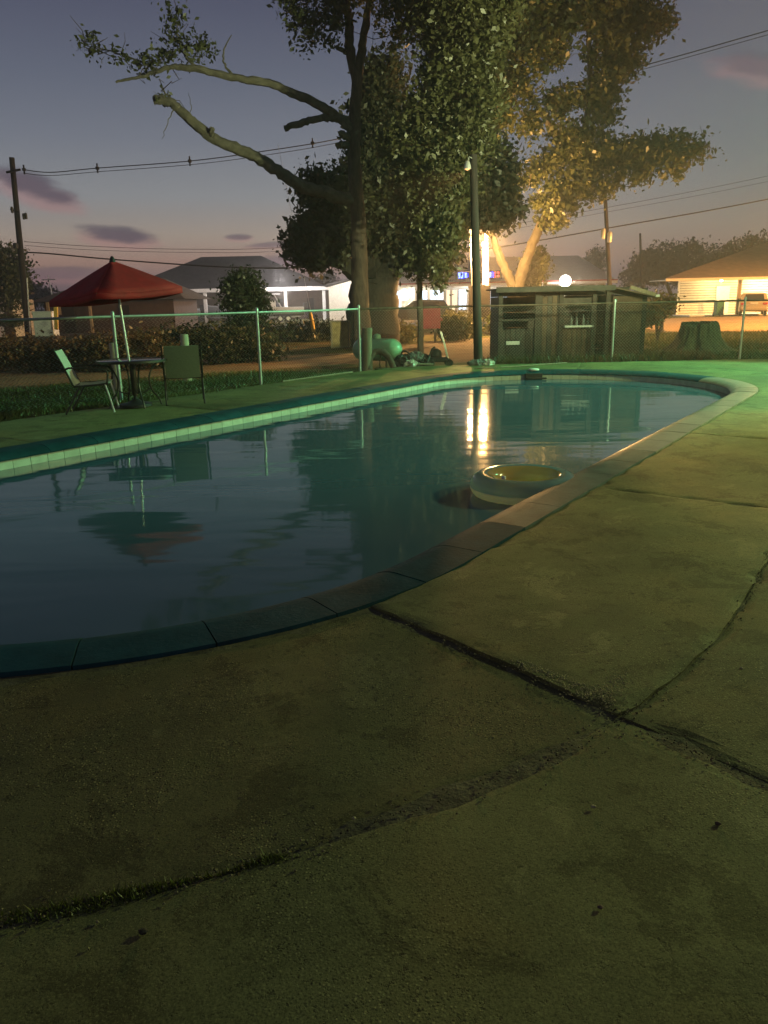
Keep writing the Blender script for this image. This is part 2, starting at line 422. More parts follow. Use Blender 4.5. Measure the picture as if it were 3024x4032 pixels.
L_OAK = leaf_mat('live oak leaves', (.042, .043, .025, 1), (.105, .098, .055, 1), .3)
L_TALL = leaf_mat('mid green leaves', (.045, .058, .022, 1), (.12, .13, .05, 1))
L_MID = leaf_mat('olive green leaves', (.066, .068, .028, 1), (.15, .145, .062, 1), .45)
L_RIGHT = leaf_mat('yellow green leaves', (.075, .086, .026, 1), (.155, .17, .06, 1), .5)
L_HEDGE = leaf_mat('brown green hedge leaves', (.055, .048, .02, 1), (.17, .115, .055, 1), .3)
L_BUSH = leaf_mat('dark bush leaves', (.016, .028, .012, 1), (.045, .06, .024, 1), .2)
L_FAR = leaf_mat('far dark foliage', (.016, .018, .014, 1), (.034, .035, .026, 1), .1)
L_GRASS = leaf_mat('grass blades', (.05, .07, .018, 1), (.13, .145, .04, 1), .3)
L_MOSS = leaf_mat('joint weeds', (.06, .085, .012, 1), (.14, .17, .03, 1), .2)

# ------------------------------------------------------------------ the setting: pool, deck, ground
C1 = Vector((-2.1, 6.1, 0)); C2 = Vector((3.22, 13.78, 0))
LEN = (C2 - C1).length; DV = (C2 - C1) / LEN; NV = Vector((DV.y, -DV.x, 0))
RB = 3.15; TOTAL = 2 * LEN + 2 * PI * RB
def sp(s, r, z=0.0):
    """point at running length s around the pool, r metres from its centre line"""
    s %= TOTAL
    if s < LEN: p = C1 + DV * s + NV * r
    elif s < LEN + PI * RB:
        a = (s - LEN) / RB; p = C2 + (NV * math.cos(a) + DV * math.sin(a)) * r
    elif s < 2 * LEN + PI * RB: p = C2 - DV * (s - LEN - PI * RB) - NV * r
    else:
        a = (s - 2 * LEN - PI * RB) / RB; p = C1 + (-NV * math.cos(a) - DV * math.sin(a)) * r
    return Vector((p.x, p.y, z))

def ring_sheet(name, radii, z, m_, n=160):
    b = MB(); ss = [TOTAL * i / n for i in range(n)]
    for r in radii: b.v += [tuple(sp(s, r, z)) for s in ss]
    for k in range(len(radii) - 1):
        for i in range(n):
            j = (i + 1) % n; b.f.append((k * n + i, (k + 1) * n + i, (k + 1) * n + j, k * n + j))
    return b.build(name, m_)
g = ring_sheet('ground', [3.0, 5, 8, 14, 26, 60, 160, 500, 2500], -.055, M_GROUND)
tag(g, 'uneven grass and dirt ground around the pool', 'ground', kind='structure')

# deck: one slab object per pour
deck = thing('pool_deck', 'olive grey concrete pool deck of cracked slabs', 'deck'); deck['kind'] = 'structure'
hash_rng = random.Random(3)
def vnoise(x, y, q=1.0):
    return (math.sin(x * 7.3 * q + y * 3.1) + math.sin(x * 2.9 - y * 8.7 * q + 1.3) + math.sin(x * 17.7 * q + 5 * y) * .5 + math.sin(y * 23.1 * q - 4 * x) * .4) / 2.9
def rlim(s):
    s %= TOTAL
    if LEN <= s < LEN + PI * RB:
        a = (s - LEN) / RB; d = NV * math.cos(a) + DV * math.sin(a)
        r = 9.5
        if d.y > .1: r = min(r, (18.66 - C2.y) / d.y)
        if a > 1.9: r = min(r, 5.6)
        return r
    if LEN + PI * RB <= s < TOTAL - 3.6: return 5.25
    return 9.5
GAP = .005
def grid_lines(length, step):
    n_ = max(2, int(length / step)); e = [0, .010, .025, .05, .085]
    return e + list(np.linspace(.085, length - .085, n_ + 1)[1:-1]) + [length - q for q in e[::-1]]
def slab(s0, s1, rin, rout, z, m_, step=.09, tilt=(0, 0), th=.075):
    b = MB(); us = grid_lines(s1 - s0, step); ns = len(us) - 1
    w = max((rout if not callable(rout) else 9) - rin, .3); vs_ = [q / w for q in grid_lines(w, step * max(1, w / 3.5))]; nr = len(vs_) - 1
    for uu in us:
        s = s0 + uu; u = uu / (s1 - s0)
        ri = rin; ro = (rout(s) if callable(rout) else rout)
        for v in vs_:
            r = ri + GAP + (ro - ri - 2 * GAP) * v
            p = sp(s, r); e = min(uu, s1 - s0 - uu, v * (ro - ri), (1 - v) * (ro - ri))
            zz = z + .004 * vnoise(p.x * .5, p.y * .5) + .0012 * vnoise(p.x * 3, p.y * 3) + tilt[0] * (v - .5) + tilt[1] * (u - .5)
            if e < .08:
                k = 1 - e / .08; chip = max(0.0, vnoise(p.x * 1.9 + 3, p.y * 2.2) * 1.3 + .25)
                zz -= k * k * (.004 + .013 * chip)
                q = Vector((vnoise(p.x * 2.3, p.y * 2.1), vnoise(p.y * 2.6, p.x * 1.9), 0)) * (.006 + .010 * chip) * k; p = p + q
            b.v.append((p.x, p.y, zz))
    g_ = lambda i, j: i * (nr + 1) + j
    for i in range(ns):
        for j in range(nr): b.f.append((g_(i, j), g_(i, j + 1), g_(i + 1, j + 1), g_(i + 1, j)))
    rim = [g_(i, 0) for i in range(ns + 1)] + [g_(ns, j) for j in range(1, nr + 1)] + [g_(i, nr) for i in range(ns - 1, -1, -1)] + [g_(0, j) for j in range(nr - 1, 0, -1)]
    k = len(b.v); b.v += [(b.v[i][0], b.v[i][1], z - th) for i in rim]; n = len(rim)
    for i in range(n):
        j = (i + 1) % n; b.f.append((rim[j], rim[i], k + i, k + j))
    return b.build('slab', m_, deck)
S_L0, S_L1 = LEN + PI * RB - 1.0, TOTAL - 6.0
# inner band beside the coping
cuts = [-.85, 2.2, 5.2, 8.99, 12.2, 15.2, S_L0]
for i in range(len(cuts) - 1):
    z = (.009, .004, .006, .0, .003, .0)[i]
    slab(cuts[i] + GAP, cuts[i + 1] - GAP, 3.155, 4.62, z, M_SLAB, tilt=((-.004, -.008) if i == 0 else (0, 0)))
lc = [S_L0, 21.4, 24.4, 27.4, 30.0, S_L1]
for i in range(len(lc) - 1): slab(lc[i] + GAP, lc[i + 1] - GAP, 3.155, 5.25, .002 * (i % 2), M_SLAB, .12)
slab(S_L1 + GAP, TOTAL - 3.6, 3.155, 4.62, .0, M_ROUGH)
slab(TOTAL - 3.6 + 2 * GAP, TOTAL - .85 - GAP, 3.155, 4.62, -.006, M_ROUGH, .06)
# outer band
oc = [TOTAL - 3.6 - TOTAL, -.85, 2.2, 5.2, 8.99, 12.2, 15.2, S_L0]
for i in range(len(oc) - 1):
    slab(oc[i] + GAP, oc[i + 1] - GAP, 4.62, rlim, (-.004, .002, .0, .004, .0, .002, .0)[i], M_SLAB, .1 if i < 3 else .2)
slab(S_L1 + GAP, TOTAL - 3.6 - GAP, 4.62, 9.5, 0, M_SLAB, .2)

b = MB(); nn_ = 120
for i in range(nn_):
    s = TOTAL * i / nn_; b.v += [tuple(sp(s, 3.155, -.010)), tuple(sp(s, 5.2, -.010))]
b.f = [(2 * i, 2 * i + 1, (2 * i + 3) % (2 * nn_), (2 * i + 2) % (2 * nn_)) for i in range(nn_)]
b.build('joint_filler', mat('gritty joint filler', (.10, .092, .05), .95, .6, 9, .6, 40), deck)
# pool shell, waterline tiles, coping stones, water
pool = thing('swimming_pool', 'long round-ended swimming pool with blue grey coping and tiled waterline', 'pool'); pool['kind'] = 'structure'
b = MB(); n = 150; ss = [TOTAL * i / n for i in range(n)]
prof = [(3.05, -.068), (2.80, -.068), (2.80, -1.1), (2.6, -1.5), (.02, -1.6)]
for r, z in prof: b.v += [tuple(sp(s, r, z)) for s in ss]
for k in range(len(prof) - 1):
    for i in range(n):
        j = (i + 1) % n; b.f.append((k * n + i, k * n + j, (k + 1) * n + j, (k + 1) * n + i))
b.build('shell', M_GROUT, pool)
NT = 186
def curved_piece(s0, s1, prof, seg, name, m_, parent, bevel=0, smooth=False):
    b = MB(); k = len(prof)
    for i in range(seg + 1):
        s = s0 + (s1 - s0) * i / seg
        b.v += [tuple(sp(s, r, z)) for r, z in prof]
    for i in range(seg):
        for j in range(k):
            a, c_ = i * k + j, i * k + (j + 1) % k; b.f.append((a, c_, c_ + k, a + k))
    b.f.append(tuple(range(k))[::-1]); b.f.append(tuple(seg * k + j for j in range(k)))
    return b.build(name, m_, parent, smooth, bevel)
for i in range(NT):
    s0 = TOTAL * i / NT; s1 = TOTAL * (i + 1) / NT; d = rnd.uniform(0, .0025)
    curved_piece(s0 + .003, s1 - .003, [(2.80, -.21), (2.80, -.071), (2.788 - d, -.071), (2.788 - d, -.21)], 1, 'tile', M_TILE, pool)
NC = 62
for i in range(NC):
    s0 = TOTAL * (i + .3) / NC; s1 = TOTAL * (i + 1.3) / NC; dz = rnd.uniform(-.003, .003)
    pr = [(3.15, -.062), (3.15, .010 + dz), (2.92, .013 + dz), (2.88, .009 + dz), (2.835, -.002 + dz), (2.795, -.017 + dz), (2.76, -.036), (2.742, -.052), (2.745, -.062), (2.76, -.066)]
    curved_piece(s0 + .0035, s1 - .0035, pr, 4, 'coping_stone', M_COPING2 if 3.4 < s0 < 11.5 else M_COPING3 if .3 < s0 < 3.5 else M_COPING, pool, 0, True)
b = MB(); nr = 14
for j in range(nr + 1):
    b.v += [tuple(sp(s, 2.796 * j / nr + .001, -.165)) for s in ss]
for j in range(nr):
    for i in range(n):
        q = (i + 1) % n; b.f.append((j * n + i, (j + 1) * n + i, (j + 1) * n + q, j * n + q))
w = b.build('pool_water', M_WATER)
tag(w, 'dark teal rippled pool water reflecting the dusk sky', 'water', kind='structure')

# skimmer on the far wall
sk = thing('pool_skimmer', 'dark skimmer mouth with a pale lid on the far pool edge', 'skimmer', (3.28, 16.42, -.16))
b = MB(); b.box((3.24, 16.50, -.11), (.36, .1, .15)); b.build('mouth', M_BLACK, sk, bevel=.012)
b = MB(); b.box((3.30, 16.435, -.135), (.40, .05, .035)); b.build('weir_flap', M_BLACK, sk, bevel=.006)
b = MB(); b.lathe([(.001, .012), (.10, .012), (.115, .0), (.115, -.02)], (3.28, 16.72, .035), 20); b.build('lid', M_WHITE, sk, True)

def sheet(name, poly, z, m_, label, cat):
    b = MB(); b.v = [(x, y, z) for x, y in poly]; b.f = [tuple(range(len(poly)))]
    return tag(b.build(name, m_), label, cat, kind='structure')
sheet('dirt_path', [(-14, 15.5), (-9, 15.2), (-4.6, 18.2), (-.6, 20.4), (3, 19.7), (8, 20.6), (8, 24), (7, 31), (4.5, 33), (2, 31), (-.5, 25), (-4, 24.2), (-9, 20.5), (-14, 19.5)], -.050, M_DIRT, 'bare brown dirt path beyond the chain-link fence', 'path')
sheet('road', [(-120, 44), (-30, 46), (12, 48), (17, 52), (17, 60), (-120, 62)], -.048, M_ASPH, 'dark asphalt road and yard in front of the far buildings', 'road')
sheet('driveway', [(13, 33), (60, 30), (60, 56), (22, 57), (13, 50)], -.046, M_GRAVEL, 'tan gravel driveway in front of the lit house', 'driveway')

# ------------------------------------------------------------------ vegetation
def leaves(blobs, count, size, seed, clump=.30, flat=.75):
    """leaf quads gathered in clumps through a list of ellipsoids (x,y,z,rx,ry,rz)"""
    r = np.random.default_rng(seed); B = np.array(blobs, float)
    vol = (B[:, 3] * B[:, 4] * B[:, 5]) ** .8; pr = vol / vol.sum()
    nc = max(6, count // 26)
    bi = r.choice(len(B), nc, p=pr)
    d = r.normal(size=(nc, 3)); d /= np.linalg.norm(d, axis=1)[:, None]
    rad = r.random(nc) ** .42
    cc = B[bi, :3] + d * rad[:, None] * B[bi, 3:6]
    li = r.integers(0, nc, count)
    sc = clump * (.6 + .8 * r.random(nc))
    P = cc[li] + r.normal(size=(count, 3)) * sc[li][:, None] * np.array([1, 1, flat])
    a = r.normal(size=(count, 3)); a /= np.linalg.norm(a, axis=1)[:, None]
    h = r.normal(size=(count, 3)); h[:, 2] *= .6
    bvec = np.cross(a, h); bvec /= np.linalg.norm(bvec, axis=1)[:, None] + 1e-9
    s = size * (.4 + 1.25 * r.random(count) ** 1.6)[:, None]
    A = a * s; Bv = bvec * s * .55
    V = np.stack([P - A, P + Bv - A * .1, P + A, P - Bv - A * .1], 1).reshape(-1, 3)
    F = np.arange(count * 4).reshape(-1, 4)
    return V, F
def crown(parent, blobs, count, size, seed, m_, name='crown', **k):
    V, F = leaves(blobs, count, size, seed, **k); return np_mesh(name, V, F, m_, parent)
def smooth_path(pts, k=4):
    pts = [Vector(p) for p in pts]; out = []
    for i in range(len(pts) - 1):
        p0, p1, p2, p3 = pts[max(i - 1, 0)], pts[i], pts[i + 1], pts[min(i + 2, len(pts) - 1)]
        for j in range(k):
            t = j / k
            out.append(.5 * ((2 * p1) + (p2 - p0) * t + (2 * p0 - 5 * p1 + 4 * p2 - p3) * t * t + (3 * p1 - p0 - 3 * p2 + p3) * t ** 3))
    out.append(pts[-1]); return out
def limb(b, pts, ra, rb_, n=9, k=6, jit=.025, wob=.16):
    P = smooth_path(pts, k); N = len(P)
    P = [p + Vector((rnd.uniform(-jit, jit), rnd.uniform(-jit, jit), rnd.uniform(-jit, jit))) if 0 < i < N - 1 else p for i, p in enumerate(P)]
    b.tube(P, [ra + (rb_ - ra) * (i / (N - 1)) for i in range(N)], n, wob)
def twigs(b, blobs, count, seed, r=.012, ln=.9):
    q = random.Random(seed)
    for _ in range(count):
        x, y, z, rx, ry, rz = q.choice(blobs)
        p = Vector((x + q.uniform(-.7, .7) * rx, y + q.uniform(-.7, .7) * ry, z + q.uniform(-.8, .6) * rz))
        pts = [p]
        for _k in range(3): pts.append(pts[-1] + Vector((q.gauss(0, .5), q.gauss(0, .5), q.gauss(.15, .4))) * ln / 3)
        b.tube(pts, [r, r * .8, r * .6, r * .3], 5)

# tall tree with two long bare limbs
tt = thing('tall_tree', 'tall tree with two long bare limbs reaching left over the yard', 'tree', (-0.59, 25.66, 0.00))
TY = 26
b = MB()
limb(b, [(-0.59, 26.00, -0.17), (-0.62, 26.00, 0.95), (-0.63, 26.00, 2.26), (-0.62, 26.00, 3.94), (-0.70, 26.00, 5.44), (-0.66, 26.00, 6.76), (-0.53, 26.00, 8.04)], .33, .16, 14, 5, .015, .07)
limb(b, [(-0.53, 26.00, 7.97), (-0.72, 26.00, 8.79), (-0.76, 26.00, 9.77), (-0.85, 26.00, 11.09), (-1.03, 26.50, 13.16)], .17, .07, 10)
limb(b, [(-0.54, 26.00, 7.94), (-0.38, 26.00, 8.79), (-0.19, 25.80, 9.58), (0.01, 25.50, 10.66), (0.49, 25.00, 12.36)], .16, .06, 10)
b.build('trunk', M_BARK, tt, True)  # trunk darker than the limbs: its shade is put into the bark colour
b = MB()
limb(b, [(-0.61, 26.00, 6.50), (-1.09, 25.90, 6.94), (-1.70, 25.80, 7.28), (-2.51, 25.60, 7.62), (-3.30, 25.40, 7.84), (-4.21, 25.20, 7.94), (-5.11, 25.00, 8.11), (-5.75, 24.90, 8.17)], .155, .085, 9)
limb(b, [(-5.72, 24.90, 8.17), (-6.27, 24.80, 8.05), (-6.86, 24.70, 7.85), (-7.44, 24.60, 7.72)], .075, .03, 7)
limb(b, [(-5.11, 25.00, 8.11), (-5.48, 25.00, 8.48), (-5.64, 25.00, 8.90), (-5.66, 25.00, 9.37)], .05, .015, 6)
limb(b, [(-4.14, 25.20, 7.97), (-4.39, 25.20, 8.27), (-4.39, 25.20, 8.64), (-4.13, 25.20, 9.05)], .045, .012, 6)
limb(b, [(-6.27, 24.80, 8.08), (-6.77, 24.80, 8.33), (-7.54, 24.80, 8.58), (-8.18, 24.80, 8.77)], .04, .01, 6)
b.build('limb', M_BARK_LIMB, tt, True)
b = MB()
limb(b, [(-0.59, 26.00, 4.49), (-1.45, 25.80, 4.76), (-2.29, 25.60, 4.96), (-3.02, 25.40, 5.42), (-3.74, 25.20, 5.83), (-4.45, 25.00, 6.10), (-5.07, 24.80, 6.43), (-5.50, 24.60, 6.79), (-5.85, 24.50, 7.14), (-6.33, 24.40, 7.20)], .20, .125, 10)
limb(b, [(-4.85, 24.90, 6.29), (-4.82, 24.70, 6.38), (-4.78, 24.60, 6.46)], .09, .07, 8)
limb(b, [(-5.81, 24.50, 7.09), (-5.96, 24.50, 7.34), (-6.16, 24.50, 7.59)], .05, .015, 6)
limb(b, [(-5.77, 24.50, 7.06), (-6.01, 24.40, 6.60), (-6.18, 24.30, 6.16)], .02, .006, 5)
limb(b, [(-5.53, 24.60, 6.81), (-5.35, 24.60, 6.99), (-5.37, 24.60, 7.42)], .018, .005, 5)
b.build('limb', M_BARK_LIMB, tt, True)
b = MB()
limb(b, [(-0.74, 26.00, 6.73), (-1.19, 25.90, 6.93), (-1.65, 25.80, 6.92), (-2.21, 25.70, 6.80), (-2.77, 25.60, 6.62)], .12, .09, 9)
b.build('broken_limb', M_BARK_LIMB, tt, True); b = MB()
limb(b, [(-0.72, 26.00, 6.37), (-1.00, 25.80, 6.44), (-1.09, 25.70, 6.53)], .12, .09, 8)
b.build('broken_limb', M_BARK_LIMB, tt, True); b = MB()
limb(b, [(-0.70, 26.00, 6.17), (-1.04, 25.80, 6.18), (-1.20, 25.70, 6.14)], .12, .08, 8)
b.build('broken_limb', M_BARK_LIMB, tt, True); b = MB()
limb(b, [(-0.78, 26.00, 8.73), (-0.92, 25.90, 8.79), (-1.11, 25.80, 8.84)], .08, .06, 7)
b.build('broken_limb', M_BARK_LIMB, tt, True)
TALL = [(*(-6.85, 24.80, 8.24), .62, .5, .34), (*(-6.40, 24.80, 8.09), .45, .4, .26), (*(-7.87, 24.80, 8.61), .42, .4, .30), (*(-8.24, 24.80, 8.83), .2, .2, .26), (*(-5.63, 25.00, 9.17), .32, .4, .48), (*(-5.39, 25.00, 8.69), .60, .5, .36), (*(-4.86, 25.00, 8.65), .42, .4, .24),
        (*(-6.00, 25.00, 8.40), .35, .3, .25), (*(-6.12, 24.50, 7.38), .15, .2, .22), (*(-1.73, 25.60, 9.37), .9, .9, .62), (*(-2.19, 25.60, 9.73), .5, .7, .5), (*(-1.17, 25.60, 9.83), .7, .9, .6), (*(-1.56, 26.00, 10.87), 1.6, 1.6, 1.2),
        (*(0.84, 25.20, 9.37), .8, 1.0, .8), (*(1.25, 25.20, 10.07), 1.4, 1.4, 1.3), (*(-0.45, 26.00, 11.90), 2.2, 2.2, 1.6), (*(0.76, 25.50, 12.13), 2.4, 2.2, 1.8), (*(-2.20, 26.00, 11.70), 1.5, 1.6, 1.2)]
crown(tt, TALL, 34000, .07, 1, L_TALL, clump=.15)
b = MB(); twigs(b, TALL, 90, 5, .014, 1.0); b.build('twigs', M_BARK, tt)['kind'] = 'stuff'

# live oak behind it
ok = thing('live_oak', 'massive dark live oak with low spreading limbs behind the fence', 'tree', (-0.27, 27.43, 0.00))
b = MB()
limb(b, [(-0.33, 29.00, -0.42), (-0.32, 29.00, 0.13), (-0.27, 29.00, 0.88), (-0.20, 29.00, 1.69), (-0.12, 29.00, 2.33)], 1.15, .78, 16, 4, .03, .06)
limb(b, [(-0.23, 29.00, 1.69), (0.27, 29.00, 2.48), (1.03, 29.00, 3.10), (1.86, 29.00, 3.56), (2.77, 29.00, 4.00), (3.66, 29.00, 4.45)], .55, .12, 10)
limb(b, [(-0.12, 29.00, 2.17), (-0.05, 29.30, 2.98), (0.09, 29.50, 3.94), (0.25, 30.00, 5.09), (0.52, 30.00, 6.33)], .55, .14, 10)
limb(b, [(-0.33, 29.00, 1.93), (-0.89, 28.80, 2.58), (-1.60, 28.60, 2.98), (-2.24, 28.40, 3.06), (-2.86, 28.20, 3.29)], .42, .08, 9)
limb(b, [(-0.22, 29.00, 2.33), (-0.46, 29.00, 3.29), (-0.84, 29.00, 4.23), (-1.55, 29.00, 5.16), (-2.01, 29.00, 5.62)], .40, .08, 9)
limb(b, [(0.27, 29.00, 2.40), (0.85, 28.70, 2.70), (1.58, 28.40, 2.82), (2.29, 28.20, 2.88)], .25, .06, 8)
limb(b, [(0.52, 29.00, 2.64), (0.62, 29.00, 3.27), (0.84, 29.00, 3.89), (1.05, 29.00, 4.65)], .25, .06, 8)
b.build('trunk', mat('dark oak bark', (.045, .038, .032), .95, .45, 4, .9, 22, streak=(3, 3, .8)), ok, True)
OAK = [(*(-1.99, 28.60, 5.53), .9, 1.2, .32), (*(-1.30, 28.80, 4.98), 1.1, 1.5, .7), (*(-2.01, 28.60, 4.97), .55, 1.0, .5), (*(-2.60, 28.40, 3.90), .55, 1.0, .5), (*(-2.70, 28.20, 3.28), .55, 1.0, .45), (*(-2.06, 28.30, 3.20), 1.0, 1.3, .5),
       (*(-1.42, 28.80, 3.91), 1.1, 1.6, .9), (*(-0.43, 29.00, 4.37), 1.3, 1.8, 1.0), (*(-0.24, 29.50, 5.66), 1.2, 1.8, 1.1), (*(0.74, 29.50, 5.18), 1.5, 1.8, 1.3), (*(1.04, 29.00, 3.73), 1.4, 1.8, .8), (*(1.83, 28.60, 3.06), 1.1, 1.5, .55),
       (*(0.28, 29.80, 6.76), 1.2, 1.7, 1.1), (*(0.14, 30.00, 8.15), .9, 1.4, 1.0), (*(0.33, 30.00, 9.03), .7, 1.1, .7), (*(2.22, 29.40, 4.83), 1.4, 1.8, 1.2), (*(3.13, 29.40, 4.58), 1.0, 1.4, .6), (*(4.04, 29.40, 4.95), 1.1, 1.5, 1.2), (*(3.72, 29.60, 5.90), 1.2, 1.5, 1.2)]
crown(ok, OAK, 80000, .10, 2, L_OAK, clump=.24)
b = MB(); twigs(b, OAK, 120, 6, .02, 1.4); b.build('twigs', M_BARK, ok)['kind'] = 'stuff'

# slim-trunked tree in front of it
st = thing('slim_tree', 'slim straight trunk rising beside the junk pile into a tall dense crown', 'tree', (1.05, 20.79, 0.00))
b = MB()
limb(b, [(1.07, 21.00, -0.04), (1.07, 21.00, 0.90), (1.06, 21.00, 1.85), (1.06, 21.00, 2.77), (1.17, 21.00, 3.55), (1.35, 21.00, 4.43), (1.59, 21.00, 5.39), (1.70, 21.00, 6.64), (1.76, 21.00, 8.04)], .085, .05, 10, 4, .008, .06)
limb(b, [(1.08, 21.00, 2.99), (0.89, 21.30, 3.70), (0.55, 21.60, 4.42)], .05, .02, 7)
limb(b, [(1.29, 21.00, 4.10), (1.81, 20.80, 4.50), (2.36, 20.60, 4.88)], .05, .02, 7)
b.build('trunk', M_BARK, st, True)
MID = [(*(1.32, 20.60, 3.46), .75, .9, .55), (*(1.73, 20.60, 3.01), .3, .5, .3), (*(1.04, 20.80, 2.53), .3, .5, .4), (*(1.50, 20.60, 2.17), .26, .4, .3), (*(1.00, 21.00, 4.11), .7, .9, .6), (*(1.69, 20.80, 4.39), .8, 1.0, .6), (*(2.13, 20.60, 5.20), .7, .9, .6), (*(1.24, 21.00, 5.08), .9, 1.0, .7),
       (*(0.67, 21.20, 5.45), .6, .8, .5), (*(1.48, 21.00, 6.02), .8, 1.0, .7), (*(2.35, 20.60, 6.12), .7, .9, .6), (*(1.91, 20.80, 6.89), .8, 1.0, .7), (*(2.44, 20.60, 7.22), .7, .9, .7), (*(1.70, 21.00, 7.84), .6, .9, .7), (*(2.57, 20.80, 8.16), .9, 1.0, .7), (*(1.81, 21.00, 8.82), .9, 1.0, .8), (*(2.80, 21.00, 9.09), 1.2, 1.2, .9)]
crown(st, MID, 85000, .058, 3, L_MID, clump=.17)
b = MB(); twigs(b, MID, 100, 7, .010, .8); b.build('twigs', M_BARK, st)['kind'] = 'stuff'

# forked pale tree lit by the sodium lamp
ft = thing('forked_tree', 'pale forked tree lit orange from below behind the wooden shed', 'tree', (6.39, 37.50, -0.00))
b = MB()
limb(b, [(6.33, 37.00, -0.11), (6.29, 37.00, 0.78), (6.31, 37.00, 1.61), (6.35, 37.00, 1.94)], .48, .36, 12, 4, .02, .06)
limb(b, [(6.22, 37.00, 1.92), (5.88, 37.00, 2.64), (5.55, 37.00, 3.36), (5.24, 37.00, 4.16), (4.92, 37.00, 5.65), (4.75, 37.00, 7.57)], .24, .10, 10)
limb(b, [(6.39, 37.00, 1.92), (6.62, 37.00, 2.83), (6.96, 37.00, 3.73), (7.37, 37.00, 4.72), (8.09, 37.00, 5.97), (8.95, 37.00, 7.67), (9.34, 37.00, 10.07), (9.12, 37.00, 12.57)], .27, .10, 10)
limb(b, [(8.00, 37.00, 5.78), (9.28, 36.50, 6.65), (10.72, 36.00, 7.19), (12.36, 35.60, 7.46), (13.65, 35.40, 7.53)], .16, .03, 8)
limb(b, [(8.76, 37.00, 7.30), (7.39, 36.60, 8.93), (6.10, 36.40, 10.70), (5.25, 36.20, 12.39)], .16, .04, 8)
b.build('trunk', M_BARK_PALE, ft, True)
RT = [(*(4.99, 36.40, 12.29), 1.7, 2.0, 1.3), (*(6.27, 36.60, 13.01), 1.8, 2.2, 1.4), (*(5.48, 36.20, 10.48), 1.5, 1.8, 1.2), (*(7.39, 36.60, 11.61), .9, 1.4, .7), (*(8.40, 37.00, 13.10), 1.2, 1.7, 1.1), (*(10.16, 37.00, 13.33), 1.3, 1.7, 1.0), (*(11.30, 36.80, 12.81), 1.2, 1.5, .9), (*(12.01, 36.80, 12.54), .6, .9, .5),
      (*(9.90, 36.80, 11.70), 1.0, 1.4, .7), (*(10.52, 36.80, 11.25), 1.0, 1.4, .8), (*(9.78, 36.80, 10.20), .9, 1.3, .8), (*(8.14, 37.00, 9.82), .9, 1.3, .6), (*(6.83, 36.80, 8.80), .7, 1.2, .5), (*(8.62, 36.60, 8.35), 1.1, 1.4, .7),
      (*(9.78, 36.60, 9.25), .6, 1.0, .6), (*(9.11, 36.40, 7.57), 1.4, 1.7, .9), (*(10.51, 36.00, 7.29), 1.3, 1.4, .75), (*(11.64, 35.80, 7.33), 1.1, 1.3, .7), (*(12.65, 35.60, 7.45), .9, 1.1, .6), (*(13.56, 35.40, 7.49), .65, .8, .38), (*(11.50, 35.80, 6.50), .6, .9, .3), (*(12.71, 35.60, 6.67), .5, .7, .28),
      (*(8.86, 36.40, 6.26), 1.4, 1.6, .7), (*(10.04, 36.20, 6.12), .7, 1.0, .35), (*(8.02, 36.60, 5.54), 1.1, 1.4, .6), (*(7.89, 36.80, 4.79), .7, 1.0, .35), (*(6.69, 36.80, 6.64), .6, 1.0, .5), (*(7.69, 36.80, 7.29), .9, 1.2, .6), (*(4.95, 36.40, 9.11), 1.0, 1.4, .9),
      (*(6.67, 37.00, 15.17), 3.2, 3.0, 2.0), (*(9.95, 37.00, 15.11), 2.6, 2.6, 1.8)]
crown(ft, RT, 84000, .105, 4, L_RIGHT, clump=.24)
b = MB(); twigs(b, RT, 140, 8, .018, 1.5); b.build('twigs', M_BARK_PALE, ft)['kind'] = 'stuff'

def bush(name, label, blobs, count, size, seed, m_, cat='bush', group=None, clump=.14, stem=True):
    x, y = blobs[0][0], blobs[0][1]
    t = thing(name, label, cat, (x, y, -.05), 0, group)
    crown(t, blobs, count, size, seed, m_, 'foliage', clump=clump)
    if stem:
        b = MB(); zt = max(.1, blobs[0][2])
        for k in range(5):
            a = k * 1.3; b.tube([(x, y, -.06), (x + .1 * math.cos(a), y + .1 * math.sin(a), zt * .5), (x + .35 * math.cos(a), y + .3 * math.sin(a), zt)], [.03, .022, .012], 6)
        b.build('stem', M_BARK, t)
    return t
def row(pts, rx, ry, rz): return [(p[0], p[1], p[2], rx, ry, rz) for p in pts]
hd = [(x, 20.6 - .10 * (x + 12) + .25 * math.sin(x * 2.1), .34 + .10 * math.sin(x * 1.7), .75, .65, .45) for x in np.arange(-15.5, -5.6, .6)]
bush('hedge', 'long brownish hedge behind the fence at far left', hd, 30000, .05, 21, L_HEDGE, 'hedge', clump=.15)
hb = [(x, 21.2 + .22 * (x + 6) + .2 * math.sin(x * 3), .42 + .08 * math.sin(x * 2.3), .7, .7, .52) for x in np.arange(-6.4, -3.4, .5)]
bush('hedge', 'dark green clipped hedge ending beside the timber bollard', hb, 22000, .045, 22, L_BUSH, 'hedge', clump=.13)
bush('shrub', 'tall rounded dark shrub rising above the clipped hedge', [(*(-4.19, 24.50, 1.60), .65, .65, .9), (*(-4.23, 24.50, 2.01), .5, .5, .45), (*(-3.91, 24.50, 1.53), .5, .5, .7)], 11000, .05, 23, L_BUSH, clump=.14)
bush('shrub', 'low pale weeds at the foot of the yellow guy guard', [(*(-2.71, 33.00, -0.07), .4, .4, .25)], 900, .06, 24, L_RIGHT, clump=.12)
bush('hedge', 'low dark hedge strip between guy guard and clipped hedge', [(x, 33.5, .3, .8, .6, .42) for x in np.arange(-6, -1.6, .7)], 7000, .07, 25, L_BUSH, 'hedge', clump=.16)
bush('shrub', 'round dark shrub behind the red sign', [(*(2.79, 31.00, 0.38), .6, .5, .45)], 3000, .06, 26, L_BUSH, clump=.14)
